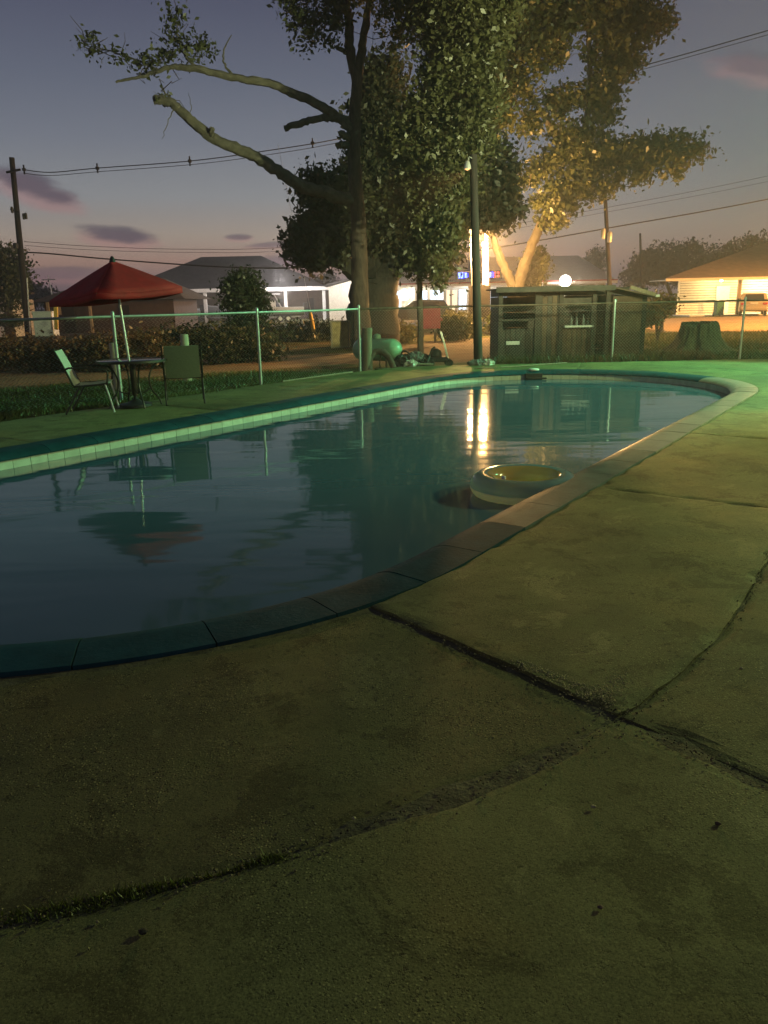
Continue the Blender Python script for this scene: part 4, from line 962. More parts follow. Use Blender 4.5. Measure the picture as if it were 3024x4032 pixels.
def lump(name, label, c, r_, m_, cat, group=None, wob=.16):
    b = MB(); b.blob(c, r_, 14, 9, wob); o = b.build(name, m_, None, False)
    md = o.modifiers.new('soft', 'SUBSURF'); md.levels = 2; md.render_levels = 2
    tx = bpy.data.textures.new('folds', 'CLOUDS'); tx.noise_scale = .07; tx.noise_depth = 3
    md = o.modifiers.new('folds', 'DISPLACE'); md.texture = tx; md.strength = .16; md.mid_level = .5; md.texture_coords = 'GLOBAL'
    return tag(o, label, cat, group)
G_ = 'junk heaped at the deck edge'
lump('trash_bag', 'black bag next to the hoop, leftmost of the junk', (.58, 18.72, .10), (.26, .2, .17), M_BLACK, 'bag', G_)
lump('trash_bag', 'low black bag in the middle of the junk pile', (.98, 18.95, .09), (.30, .22, .15), M_BLACK, 'bag', G_)
lump('rag_heap', 'grey rag draped over the junk pile by the slim trunk', (.86, 18.8, .20), (.17, .14, .12), M_GREYCLOTH, 'rags', G_, .3)
lump('rag_heap', 'small pale rag lying before the junk pile', (.72, 18.55, .05), (.16, .08, .09), M_TANK, 'rags', G_, .35)
for i, (pts, l_, m_) in enumerate([([(.45, 18.6, .0), (.7, 18.75, .26), (1.0, 18.8, .18), (1.2, 18.7, .02)], 'bent dark pipe arching over the junk pile', M_RUST_SHADE), ([(1.1, 18.7, .02), (1.22, 18.85, .34), (1.3, 18.9, .42)], 'stub of dark pipe sticking up in the junk', M_BLACK),
                                   ([(.62, 18.5, .02), (.9, 18.52, .05), (1.25, 18.6, .03)], 'pale stick lying along the front of the junk', M_POST), ([(.55, 18.9, .1), (.5, 18.8, .3), (.62, 18.7, .34), (.75, 18.66, .2)], 'curled black hose on the leftmost junk bag', M_BLACK)]):
    b = MB(); b.tube(smooth_path(pts, 5), .022, 7, .05); tag(b.build('junk_pipe', m_, None, True), l_, 'pipe', G_)
mw = thing('push_mower', 'dark push mower with raised handle at right of the junk', 'mower', (1.42, 18.95, -.05))
b = MB(); b.box((1.42, 18.95, .12), (.46, .38, .12)); b.build('mower_deck', M_BLACK, mw, bevel=.04)
b = MB(); b.lathe([(.001, 0), (.13, 0), (.14, .1), (.10, .17), (.04, .2), (.001, .2)], (1.34, 18.95, .18), 14); b.build('engine', M_BLACK, mw, True)
for sx in (-.22, .22):
    for sy in (-.2, .2):
        b = MB(); b.lathe([(.001, -.02), (.085, -.02), (.095, 0), (.085, .02), (.001, .02)], (1.42 + sx, 18.95 + sy, .045), 14, 'Y'); b.build('wheel', M_TYRE, mw, True)
b = MB()
for sy in (-.17, .17): b.tube([(1.62, 18.95 + sy, .15), (1.55, 18.95 + sy, .45), (1.45, 18.95 + sy, .78)], .013, 8)
b.tube([(1.45, 18.78, .78), (1.45, 19.12, .78)], .013, 8); b.build('handle', M_CHROME, mw, True)
lump('rag_heap', 'grey and white rags at the foot of the dark pole', (2.28, 18.50, .04), (.22, .14, .09), M_GREYCLOTH, 'rags', None, .35)
lump('rag_heap', 'crumpled pale rag just right of the dark pole foot', (2.55, 18.52, .03), (.15, .11, .08), M_TANK, 'rags', None, .4)
def stick(name, label, pts, r_, m_, cat):
    b = MB(); b.tube(smooth_path(pts, 4), r_, 8); return tag(b.build(name, m_, None, True), label, cat)
stick('pool_pole', 'pale pole lying along the left grass edge of the deck', [(-1.95, 15.3, .022), (-1.3, 16.2, .022), (-.62, 17.1, .022)], .018, M_POST, 'pole')
stick('pool_pole', 'pale pole lying across the far deck before the shed', [(2.7, 17.55, .018), (3.6, 18.0, .018), (4.4, 18.45, .018)], .014, M_POST, 'pole')
stick('hose', 'thin pale hose piece on the far deck before the pole', [(2.1, 17.5, .015), (2.35, 17.52, .015), (2.6, 17.58, .015)], .012, M_POST, 'hose')

# ------------------------------------------------------------------ red sign, yellow guard, boards
rs = thing('red_sign', 'red square sign box on a post beside the slim trunk', 'sign', (1.96, 28.00, 0.08))
P0, P1 = Vector((1.51, 28.00, 0.54)), Vector((2.13, 28.00, 1.29))
b = MB(); b.box(((P0.x + P1.x) / 2, 28, (P0.z + P1.z) / 2), (P1.x - P0.x, .16, P1.z - P0.z)); b.build('panel', M_REDSIGN, rs, bevel=.02)
b = MB(); b.bar((1.96, 28.02, 0.05), (1.95, 28.02, 0.56), .08); b.build('post', M_POST, rs)
b = MB(); b.box(Vector((2.16, 27.95, 0.85)), (.08, .06, .10)); b.build('latch', M_REDSIGN, rs, bevel=.01)
gg = thing('guy_guard', 'yellow plastic guard on a leaning guy wire before the boats', 'guy wire', (-2.71, 33.00, -0.07))
b = MB(); b.tube([(-2.71, 33.00, -0.10), (-2.92, 33.40, 1.30), (-4.28, 36.50, 8.21)], .008, 6); b.build('wire', M_GALV, gg)
b = MB(); b.tube([(-2.78, 33.10, 0.33), (-2.85, 33.20, 0.74), (-2.92, 33.30, 1.10)], [.085, .09, .075], 10); b.build('guard', M_YELLOW, gg, True)
fb = thing('framed_board', 'upright plywood board in an orange-lit timber frame by the oak', 'board', (-1.36, 29.00, -0.01))
P0, P1 = Vector((-1.64, 29.00, 0.03)), Vector((-1.06, 29.00, 0.89))
cx, cz = (P0.x + P1.x) / 2, (P0.z + P1.z) / 2; wx, wz = P1.x - P0.x, P1.z - P0.z
b = MB(); b.box((cx, 26.62, cz), (wx - .04, .03, wz - .04)); b.build('panel', M_PLY, fb)
for s_ in (-1, 1):
    b = MB(); b.box((cx + s_ * wx / 2, 26.6, cz), (.06, .07, wz)); b.build('frame_rail', M_POST, fb, bevel=.004)
    b = MB(); b.box((cx, 26.605, cz + s_ * wz / 2), (wx + .055, .06, .06)); b.build('frame_rail', M_POST, fb, bevel=.004)
fb.location.y = 26.6
for ch in fb.children: ch.location.y = ch.location.y + (29 - 26.6) - 0
sf = thing('timber_frame', 'small square orange-lit timber frame on the far dirt', 'frame', (1.41, 34.00, -0.06))
for a, c_ in (((884,730), (885,716)), ((899,730), (899,717))): pass
b = MB(); b.bar((1.27, 34.00, -0.06), (1.27, 34.00, 0.25), .06); b.build('leg', M_POST, sf)
b = MB(); b.bar((1.55, 34.00, -0.07), (1.55, 34.00, 0.25), .06); b.build('leg', M_POST, sf)
b = MB(); b.bar((1.23, 34.00, 0.25), (1.59, 34.00, 0.26), .06); b.build('top_bar', M_POST, sf)

# ------------------------------------------------------------------ patio set
def chair(name, label, loc, rz, sling, frame, front):
    t = thing(name, label, 'chair', loc, rz)
    off = Vector(loc); t.location = (0, 0, 0); t.rotation_euler = (0, 0, 0)
    w = .29
    def surf(P, m_, nm):
        b = MB(); k = len(P)
        for th in (0, .012):
            for x in np.linspace(-w + .03, w - .03, 5):
                sag = -.018 * (1 - (x / w) ** 2)
                for (y, z), (ny, nz) in P: b.v.append((x, y + ny * (th + sag), z + nz * (th + sag)))
        for s_ in (0, 1):
            for i in range(4):
                for j in range(k - 1):
                    a = s_ * 5 * k + i * k + j; f = (a, a + k, a + k + 1, a + 1); b.f.append(f if s_ else f[::-1])
        for i in range(4):
            for j in (0, k - 1):
                a = i * k + j; b.f.append((a, a + k, a + k + 5 * k, a + 5 * k))
        b.build(nm, m_, t, True)
    # y is the facing direction
    surf([((-.20, .40), (.25, .97)), ((-.05, .395), (0, 1)), ((.12, .41), (0, 1)), ((.24, .43), (0, 1)), ((.27, .425), (.6, .8))], sling, 'seat')
    surf([((-.21, .40), (.95, .3)), ((-.27, .56), (.95, .3)), ((-.34, .74), (.95, .3)), ((-.41, .90), (.95, .3))], sling, 'backrest')
    for s_ in (-1, 1):
        x = s_ * w
        b = MB(); b.tube([(x, .27, .42), (x, .10, .405), (x, -.19, .395), (x, -.22, .42), (x, -.34, .74), (x, -.42, .92)], .014, 8); b.build('side_rail', frame, t, True)
        b = MB(); b.tube(smooth_path([(x, -.30, .64), (x, -.22, .66), (x, .0, .645), (x, .20, .63), (x, .27, .58), (x, .25, .42)], 4), .014, 8); b.build('armrest', frame, t, True)
        b = MB(); b.tube([(x, .22, .42), (x, .27, .2), (x, .31, .0)], .014, 8); b.build('leg', front, t, True)
        b = MB(); b.tube([(x, -.12, .40), (x, -.24, .2), (x, -.36, .0)], .014, 8); b.build('leg', frame, t, True)
    b = MB(); b.tube([(-w, -.20, .395), (w, -.20, .395)], .012, 8); b.tube([(-w, .2, .40), (w, .2, .40)], .012, 8); b.build('cross_bar', frame, t, True)
    t.location = off; t.rotation_euler = (0, 0, rz); return t
chair('patio_chair', 'patio chair with pale reclined sling at left of the table', (-4.28, 11.50, .012), math.radians(-78), M_SLING_PALE, M_FRAME, M_CHROME)
chair('patio_chair', 'patio chair with green sling seen from behind, right of the table', (-3.15, 12.42, .012), math.radians(14), M_SLING, M_FRAME, M_FRAME)
tb = thing('patio_table', 'round glass-topped patio table with curled metal legs under the umbrella', 'table', (-3.80, 11.95, .012))
cx, cy = -3.80, 11.95
b = MB(); b.lathe([(.04, .70), (.50, .70), (.515, .71), (.50, .72), (.04, .72)], (cx, cy, 0), 36); b.build('table_top', M_GLASSTOP, tb, True)
b = MB(); b.lathe([(.49, .69), (.525, .69), (.525, .724), (.49, .69)], (cx, cy, 0), 36); b.build('rim', M_FRAME, tb, True)
for k in range(4):
    a = .6 + k * PI / 2; d = Vector((math.cos(a), math.sin(a), 0)); c0 = Vector((cx, cy, 0))
    b = MB(); b.tube(smooth_path([c0 + d * .42 + Vector((0, 0, .69)), c0 + d * .30 + Vector((0, 0, .58)), c0 + d * .24 + Vector((0, 0, .42)), c0 + d * .27 + Vector((0, 0, .25)), c0 + d * .36 + Vector((0, 0, .12)), c0 + d * .40 + Vector((0, 0, .012))], 4), .014, 7); b.build('leg', M_FRAME, tb, True)
    b = MB(); b.tube(smooth_path([c0 + d * .26 + Vector((0, 0, .28)), c0 + d * .14 + Vector((0, 0, .22)), c0 + d * .05 + Vector((0, 0, .27))], 4), .010, 6); b.build('scroll', M_FRAME, tb, True)
b = MB(); b.lathe([(.022, .15), (.045, .2), (.045, .62), (.03, .69)], (cx, cy, 0), 14); b.build('umbrella_sleeve', M_FRAME, tb, True)
um = thing('patio_umbrella', 'red canvas patio umbrella open above the glass table', 'umbrella', (cx, cy, .012))
APX = Vector((-3.93, 11.95, 2.16)); rim_n = 4; tiltv = Vector((.10, 0, 0)); RIMZ = APX.z - .47
b = MB(); b.tube([(cx, cy, .06), (cx + (APX.x - cx) * .6, cy, 1.35), (APX.x, cy, APX.z + .02)], .019, 10); b.build('pole', M_CHROME, um, True)
b = MB(); b.lathe([(.24, .02), (.24, .06), (.10, .09), (.03, .14), (.03, .2)], (cx, cy, -.005), 24); b.build('base', M_BLACK, um, True)
RR = .98; rp = []
for k in range(rim_n):
    a = 2 * PI * k / rim_n + .06; x, y = RR * math.cos(a), RR * math.sin(a)
    rp.append(Vector((APX.x + x, cy + y, RIMZ + .085 * x)))
for k in range(rim_n):
    p, q = rp[k], rp[(k + 1) % rim_n]; b = MB(); N_ = 6
    for i in range(N_ + 1):
        u = i / N_
        for j in range(5):
            v = j / 4; r_ = p.lerp(q, v); m_in = .035 * u * math.sin(PI * v); pt = APX.lerp(r_, u)
            pt.z += .008 * math.sin(PI * u) - m_in; b.v.append(tuple(pt))
    for i in range(N_):
        for j in range(4): b.f.append((i * 5 + j, i * 5 + j + 1, (i + 1) * 5 + j + 1, (i + 1) * 5 + j))
    o = b.build('canopy_panel', M_RED, um, True); md = o.modifiers.new('th', 'SOLIDIFY'); md.thickness = .004
    b = MB()
    for j in range(7):
        v = j / 6; r_ = p.lerp(q, v); r_.z -= .035 * math.sin(PI * v); b.v.append(tuple(r_)); b.v.append((r_.x, r_.y, r_.z - .085 - .012 * math.sin(6 * PI * v)))
    for j in range(6): b.f.append((2 * j, 2 * j + 2, 2 * j + 3, 2 * j + 1))
    o = b.build('valance', M_RED, um, True); md = o.modifiers.new('th', 'SOLIDIFY'); md.thickness = .004
    b = MB(); b.tube([APX + Vector((0, 0, -.03)), p + Vector((0, 0, -.01))], .007, 6); b.build('rib', M_CHROME, um)
b = MB(); b.lathe([(.05, -.02), (.035, .03), (.02, .06), (.001, .07)], APX, 12); b.build('finial', M_BLACK, um, True)

# ------------------------------------------------------------------ swim ring
sr = thing('swim_ring', 'clear blue and white inflatable swim ring floating by the near edge', 'swim ring', (1.24, 6.62, -.165))
def torus_part(name, a0, a1, m_, R_=.355, r_=.118, c=(1.24, 6.62, -.085)):
    b = MB(); na, nb = 72, 14
    for i in range(na):
        t_ = 2 * PI * i / na
        for j in range(nb + 1):
            a = a0 + (a1 - a0) * j / nb; wr_ = 1 + (.012 * math.sin(40 * t_) * max(0, -math.cos(a)))
            rr = R_ + r_ * math.cos(a) * wr_; b.v.append((c[0] + rr * math.cos(t_), c[1] + rr * math.sin(t_), c[2] + r_ * .92 * math.sin(a)))
    for i in range(na):
        q = (i + 1) % na
        for j in range(nb): b.f.append((i * (nb + 1) + j, q * (nb + 1) + j, q * (nb + 1) + j + 1, i * (nb + 1) + j + 1))
    return b.build(name, m_, sr, True)
torus_part('inner_wall', PI * .60, PI * 1.35, ring_mat('sodium glow vinyl', (.66, .38, .11, 1), .06))  # amber puts the sodium light shining through the ring into the colour
torus_part('upper_half', -.05, PI * .60, ring_mat('clear blue vinyl', (.24, .38, .46, 1), .06))
torus_part('lower_half', PI * 1.35, 2 * PI - .05, ring_mat('white vinyl', (.68, .68, .62, 1), .04))
torus_part('seam', -.075, -.03, ring_mat('white vinyl seam', (.6, .62, .6, 1), .1), .355, .121)
b = MB(); b.lathe([(.018, 0), (.018, .02), (.012, .026), (.001, .028)], (1.02, 6.36, .028), 10); b.build('valve', M_WHITE, sr, True)

# ------------------------------------------------------------------ small things on the near deck
for i, (x, y, s_, m_, l_) in enumerate([(.62, 2.02, .014, M_GRIT, 'pale pebble on the near slab below the joint'), (-.11, 1.99, .011, M_GRIT, 'small pale pebble just below the near deck joint'), (.96, 1.93, .016, M_RUST_SHADE, 'brown curled leaf on the near slab at right'),
                                     (.53, 1.62, .013, M_RUST_SHADE, 'tiny brown leaf scrap on the near slab, middle'), (-.62, 1.57, .02, M_SOIL, 'dark leaf clump on the near slab at left'), (1.47, 2.9, .012, M_GRIT, 'pale pebble by the right deck joint')]):
    b = MB(); b.blob((x, y, s_ * .25), (s_ * .6, s_ * .5, s_ * .3), 9, 6, .22); tag(b.build('pebble' if 'pebble' in l_ else 'dead_leaf', m_, None, True), l_, 'pebble' if 'pebble' in l_ else 'leaf')

# ------------------------------------------------------------------ far buildings
def hip(name, x0, x1, y0, y1, ze, zr, m_, parent, inset=None, rx0=None, rx1=None):
    b = MB(); ym = (y0 + y1) / 2; ins = (y1 - y0) / 2 if inset is None else inset
    a0 = x0 + ins if rx0 is None else rx0; a1 = x1 - ins if rx1 is None else rx1
    b.v = [(x0, y0, ze), (x1, y0, ze), (x1, y1, ze), (x0, y1, ze), (a0, ym, zr), (a1, ym, zr)]
    b.f = [(0, 1, 5, 4), (1, 2, 5), (2, 3, 4, 5), (3, 0, 4), (0, 3, 2, 1)]
    return b.build(name, m_, parent)
def boxp(name, x0, x1, y0, y1, z0, z1, m_, parent, bevel=0):
    b = MB(); b.box(((x0 + x1) / 2, (y0 + y1) / 2, (z0 + z1) / 2), (x1 - x0, y1 - y0, z1 - z0)); return b.build(name, m_, parent, bevel=bevel)

# boat storage building
bc = thing('boat_shelter', 'long dark hip-roofed open shelter full of boats', 'building', (-14, 76, -.05))
hip('roof', -24.5, -4.6, 73, 87, 2.75, 6.1, M_ROOF, bc, 7.0)
boxp('fascia', -24.5, -4.6, 72.92, 72.99, 2.62, 2.95, M_WHITE, bc)
boxp('back_wall', -24.2, -5, 83, 83.2, -.05, 2.7, M_BROWNWALL, bc)
for x in (-22.6, -19.4, -16.0, -12.6, -8.6, -5.1): boxp('column', x - .14, x + .14, 73.2, 73.5, -.05, 2.62, M_WHITE, bc)
for x in (-14.6, -10.4, -7.2): boxp('dark_door', x - .35, x + .35, 82.94, 82.99, -.05, 2.0, M_DARK, bc)
lamp('lamp_light', (-9.2, 77.5, 2.5), 900, (1, .93, .88), .1, bc); lamp('lamp_light', (-18, 77.5, 2.5), 160, (1, .93, .88), .1, bc)
b = MB(); b.lathe([(.001, -.1), (.12, -.06), (.12, .06), (.001, .1)], (-6.3, 72.8, 2.85), 10); b.build('wall_lamp', emit('wall lamp', (1, .93, .88), 14), bc, True)
lamp('lamp_light', (-8.6, 69.6, 3.6), 1700, (1, .92, .90), .1, bc); lamp('lamp_light', (-20.5, 68.5, 3.4), 260, (1, .92, .90), .1, bc)
# white lit shed
ws = thing('white_shed', 'brightly lit white clapboard shed between boats and oak trunk', 'shed', (-3.4, 70, -.05))
wx0, wx1 = (-4.44, 70.00, 0.07)[0], (-2.16, 70.00, 0.02)[0]
for i in range(12):
    x = wx0 + (wx1 - wx0) * i / 12; boxp('wall_board', x + .01, x + (wx1 - wx0) / 12 - .01, 70 + .02 * (i % 2), 70.1 + .02 * (i % 2), -.05, 2.85 + .55 * i / 12, M_WHITE, ws)
boxp('wall', wx0, wx1, 70.14, 75, -.05, 2.7, M_WHITE, ws)
b = MB(); b.bar((wx0 - .35, 72.4, 2.92), (wx1 + .3, 72.4, 3.62), 5.6, .14, (0, 0, 1)); b.build('roof', M_ROOF, ws)
b = MB(); b.lathe([(.001, -.1), (.1, -.06), (.1, .06), (.001, .1)], (wx1 - .2, 69.3, 3.75), 10); b.build('wall_lamp', emit('shed wall lamp', (1, .95, .88), 30), ws, True)
lamp('lamp_light', ((wx0 + wx1) / 2 + .6, 66.8, 3.3), 750, (1, .93, .82), .1, ws)

# boats on trailers
def make_boat():
    t = thing('boat', 'x', 'boat', (0, 0, 0))
    b = MB(); st_ = []
    for k, (x, hw, zk, zg) in enumerate([(-2.6, .95, .55, 1.25), (-1.2, 1.05, .5, 1.25), (.4, 1.0, .5, 1.3), (1.6, .7, .6, 1.42), (2.5, .25, .95, 1.55), (2.8, .03, 1.3, 1.6)]):
        b.v += [(x, 0, zk), (x, hw * .75, zk + .25), (x, hw, zg), (x, hw * .85, zg), (x, 0, zg - .3), (x, -hw * .85, zg), (x, -hw, zg), (x, -hw * .75, zk + .25)]
    for k in range(5):
        for j in range(8):
            a, c_ = k * 8 + j, k * 8 + (j + 1) % 8; b.f.append((a, c_, c_ + 8, a + 8))
    b.f.append(tuple(range(8))); b.build('hull', M_BOAT, t, True)
    b = MB(); b.box((.1, 0, 1.5), (.6, .8, .6)); b.build('console', M_BOAT, t, bevel=.05)
    b = MB(); b.box((.42, 0, 1.95), (.03, .75, .4), ry=-.4); b.build('windscreen', M_GLASS, t)
    b = MB()
    for sy in (-.6, .6):
        b.tube([(-.7, sy, 1.2), (-.1, sy * .8, 2.35)], .03, 6); b.tube([(.9, sy, 1.25), (.2, sy * .8, 2.35)], .03, 6)
    b.build('tower_frame', M_CHROME, t)
    b = MB(); b.box((.05, 0, 2.37), (1.3, 1.3, .05)); b.build('t_top', M_BOAT, t, bevel=.02)
    b = MB(); b.box((-2.8, 0, 1.35), (.4, .36, .5)); b.box((-2.85, 0, .85), (.18, .14, .7)); b.build('outboard_motor', M_BLACK, t, bevel=.05)
    b = MB()
    for sy in (-.8, .8): b.bar((-2.3, sy, .42), (1.6, sy * .5, .42), .09)
    b.bar((1.6, 0, .42), (3.3, 0, .42), .09); b.build('trailer_frame', M_GALV, t)
    for sx in (-1.2, -.5):
        for sy in (-1.0, 1.0):
            w_ = MB(); w_.lathe([(.001, -.09), (.24, -.09), (.30, -.06), (.30, .06), (.24, .09), (.001, .09)], (sx, sy, .30), 14, 'Y'); w_ = w_.build('wheel', M_TYRE, t, True)
            r_ = MB(); r_.lathe([(.001, -.1), (.17, -.1), (.17, .1), (.001, .1)], (sx, sy, .30), 12, 'Y'); r_.build('rim', M_RIM, w_, True)
    return t
boat0 = make_boat()
BL = [(-9.3, 69.8, 3.3, 'white boat on a twin-wheel trailer beside the white lit shed'), (-12.0, 72.5, 3.0, 'white boat behind the yellow guy guard'), (-14.2, 75.6, 2.9, 'white boat just right of the tall rounded shrub'),
      (-19.6, 75, 3.3, 'boat in shadow left of the tall rounded shrub'), (-23.6, 70.5, 3.0, 'boat with pale tower frame right of the umbrella pole'), (-27.0, 71.0, 3.2, 'boat just left of the umbrella pole')]
for i, (x, y, a, l_) in enumerate(BL):
    o = boat0 if i == 0 else copy_tree(boat0)
    o.location = (x, y, -.05); o.rotation_euler = (0, 0, a); o['label'] = l_; o['group'] = 'boats on trailers'

# brown low building behind the umbrella and white van-like wall at the left edge
bb = thing('brown_building', 'low brown building with olive hip roof behind the umbrella', 'building', (-17, 52, -.05))
bx0, bx1 = (-21.86, 50.00, 0.86)[0], (-12.26, 50.00, 0.66)[0]
boxp('wall', bx0 + .6, bx1 - .8, 50.6, 57, -.05, 1.95, M_BROWNWALL, bb)
hip('roof', bx0, bx1 + .1, 50, 58, 1.92, 3.35, M_OLIVEROOF, bb, None, bx0 + 3, bx1 - 2.2)
for x in (112, 175, 245, 330):
    pass
boxp('post', (-20.98, 50.00, 1.12)[0], (-20.83, 50.00, 1.12)[0], 50.2, 50.35, -.05, 1.9, M_PAINTPOST, bb)
boxp('post', (-18.34, 50.00, 1.07)[0], (-18.19, 50.00, 1.07)[0], 50.2, 50.35, -.05, 1.9, M_PAINTPOST, bb)
boxp('door', (-20.08, 50.00, 1.10)[0], (-19.38, 50.00, 1.09)[0], 50.5, 50.58, -.05, 1.75, M_DARK, bb)
boxp('window', (-20.56, 50.00, 1.82)[0], (-20.22, 50.00, 1.81)[0], 50.5, 50.58, 1.1, 1.6, M_SIDING, bb)
boxp('window', (-16.52, 50.00, 1.73)[0], (-15.88, 50.00, 1.72)[0], 50.5, 50.58, .9, 1.6, M_DARK, bb)
wb = thing('white_outbuilding', 'small white outbuilding cut off by the left edge', 'building', (-25.5, 46, -.05))
boxp('wall', -29, (-21.20, 46.00, 0.93)[0], 46, 49, -.05, 2.05, M_WHITE, wb)
b = MB(); b.bar((-29, 47.5, 2.15), ((-21.18, 46.00, 0.93)[0], 47.5, 2.42), 3.4, .1); b.build('roof', M_ROOF2, wb)
lamp('lamp_light', (-25, 43.2, 2.6), 120, (1, .78, .62), .1, wb)
bush('shrub', 'pale shrub in front of the white outbuilding at left edge', [(*(-20.64, 44.00, 0.96), .5, .4, .35), (*(-20.28, 44.00, 0.83), .4, .4, .3)], 1800, .07, 33, L_RIGHT, clump=.14)
ub = thing('utility_box', 'pale green utility cabinet behind the fence at left', 'cabinet', (-14.37, 34.00, 0.63))
c_ = Vector((-14.31, 34.00, 1.05)); b = MB(); b.box((c_.x, 34, .85), (.82, .6, 1.0)); b.build('cabinet', M_TANK, ub, bevel=.03)
b = MB(); b.box((c_.x, 34, 1.37), (.88, .66, .05)); b.build('cap', M_TANK, ub, bevel=.01); b = MB(); b.box((c_.x, 34, .15), (.9, .7, .42)); b.build('plinth', M_ASPH, ub)
yp = thing('road_marker', 'yellow marker post beside the pale utility cabinet', 'post', (-13.69, 33.50, 0.63))
b = MB(); b.bar((-13.69, 33.50, 0.63), (-13.58, 33.50, 1.71), .16, .10); b.build('post', M_YELLOW, yp, bevel=.02)
for q, l_ in (((-28.72, 70.00, 4.27), 'thin far mast with pale base above the brown building'),):
    t = thing('mast', l_, 'mast', (q[0], 70, -.05)); b = MB(); b.tube([(q[0] + .3, 70, -.05), (q[0], 70, q[2])], [.09, .04], 8); b.build('shaft', M_GALV, t, True)
    b = MB(); b.bar((q[0] - .6, 70, q[2] - .35), (q[0] + .6, 70, q[2] - .35), .08); b.build('crossarm', M_GALV, t)

# store
sto = thing('store_building', 'long low store with lit windows, blue sign and grey roof', 'building', (11, 76, -.05))
sx0, sx1 = (0.65, 75.00, 1.13)[0], (21.47, 75.00, 0.71)[0]
boxp('wall', sx0, sx1, 76, 88, -.05, 3.0, M_SIDING, sto)
b = MB(); za = (3.45, 74.00, 3.05)[2]
b.v = [(sx0 - .6, 73.6, 2.95), (sx1 + .4, 73.6, 2.95), (sx1 - 1.2, 82, 5.6), (sx0 + 1.2, 82, 5.6), (sx0 - .6, 90, 2.95), (sx1 + .4, 90, 2.95)]
b.f = [(0, 1, 2, 3), (3, 2, 5, 4), (0, 3, 4), (1, 5, 2), (0, 4, 5, 1)]; b.build('roof', M_METALROOF, sto)
boxp('fascia', sx0 - .6, sx1 + .4, 73.52, 73.59, 2.72, 2.98, M_WHITE, sto)
boxp('red_trim', sx0 - .6, sx1 + .4, 73.46, 73.515, 2.94, 3.06, M_REDSIGN, sto)
E_WIN = emit('lit shop window', (.72, .86, 1.0), 1.9); E_WIN2 = emit('warm shop window', (1, .78, .5), 1.5)
wins = [(846,868,0), (900,925,0), (930,960,0), (965,990,1), (992,1010,0), (1012,1030,1), (1056,1078,0), (1085,1100,0)]
for i, (a, c_, k) in enumerate(wins):
    xa = -.22 + (a - 835) * .0455 ; xb = -.22 + (c_ - 835) * .0455
    xa = sx0 + (sx1 - sx0) * (a - 835) / (1312 - 835); xb = sx0 + (sx1 - sx0) * (c_ - 835) / (1312 - 835)
    f_ = boxp('window', xa, xb, 75.9, 75.98, .55, 2.45, M_WHITE, sto)
    boxp('pane', xa + .05, xb - .05, 75.86, 75.895, .6, 2.4, E_WIN2 if k else E_WIN, f_)
    boxp('mullion', (xa + xb) / 2 - .03, (xa + xb) / 2 + .03, 75.82, 75.855, .6, 2.4, M_WHITE, f_)
for x in (.5, 3.4, 6.6, 9.8, 13.2, 16.6, 20): boxp('column', x - .09, x + .09, 73.7, 73.9, -.05, 2.72, M_WHITE, sto)
lamp('lamp_light', (3.5, 74.4, 2.5), 260, (1, .95, .85), .1, sto); lamp('lamp_light', (9, 74.4, 2.5), 260, (.95, .96, 1), .1, sto); lamp('lamp_light', (16.5, 72.5, 3.3), 160, (1, .9, .75), .1, sto)
E_BLUE = emit('blue sign light', (.02, .04, 1.0), 6); E_BLUEW = emit('pale blue sign light', (.10, .17, 1.0), 7); E_RED = emit('red sign light', (1.0, .02, .03), 5)
sb = boxp('sign_board', (6.98, 73.00, 3.45)[0], (11.19, 73.00, 3.36)[0], 73.0, 73.12, (7.62, 73.00, 3.27)[2], (7.61, 73.00, 4.04)[2], M_DARK, sto)
for q0, q1, m_ in (((7.19, 72.95, 3.40), (7.36, 72.95, 3.88), E_BLUEW), ((7.40, 72.95, 3.40), (7.61, 72.95, 3.91), E_BLUEW), ((7.65, 72.95, 3.39), (7.73, 72.95, 3.91), E_BLUE), ((7.78, 72.95, 3.43), (7.94, 72.95, 3.87), E_BLUEW), ((7.99, 72.95, 3.46), (8.07, 72.95, 3.82), E_BLUE),
                   ((10.01, 72.95, 3.42), (10.17, 72.95, 3.86), E_BLUEW), ((10.22, 72.95, 3.46), (10.29, 72.95, 3.90), E_BLUE), ((10.34, 72.95, 3.42), (10.40, 72.95, 3.86), E_BLUE), ((10.47, 72.95, 3.41), (10.59, 72.95, 3.59), E_RED), ((10.46, 72.95, 3.70), (10.59, 72.95, 3.87), E_RED), ((10.76, 72.95, 3.45), (10.89, 72.95, 3.61), E_RED), ((10.76, 72.95, 3.73), (10.88, 72.95, 3.89), E_RED)):
    boxp('letter', q0[0], q1[0], 72.9, 72.97, q0[2], q1[2], m_, sb)
def floodlight(label, FC, r_, c, st):
    fl = thing('yard_floodlight', label, 'floodlight', (FC[0], FC[1] + .3, -.05)); FC = Vector(FC)
    b = MB(); b.tube([(FC.x, FC.y + .3, -.05), (FC.x, FC.y + .3, FC.z + .2)], .05, 8); b.build('pole', M_GALV, fl, True)
    b = MB(); b.lathe([(r_, .1), (r_ * .92, -.05), (r_ * .6, -.14), (.001, -.18)], FC, 20, 'Y'); b.build('lens', emit('yard flood', c, st), fl, True)
    b = MB(); b.lathe([(.001, .3), (r_ * .6, .28), (r_ * 1.04, .11), (r_ * 1.04, .09)], FC, 20, 'Y'); b.build('housing', M_GALV, fl, True)
    lamp('lamp_light', (FC.x, FC.y - .3, FC.z), 1500, c, .15, fl)
floodlight('blazing white floodlight on a pole before the store', (1.98, 64.00, 1.98), .42, (1, .88, .66), 30)
floodlight('blazing white floodlight just above the wooden shed roof', (12.09, 52.00, 2.54), .36, (1, .90, .70), 40)
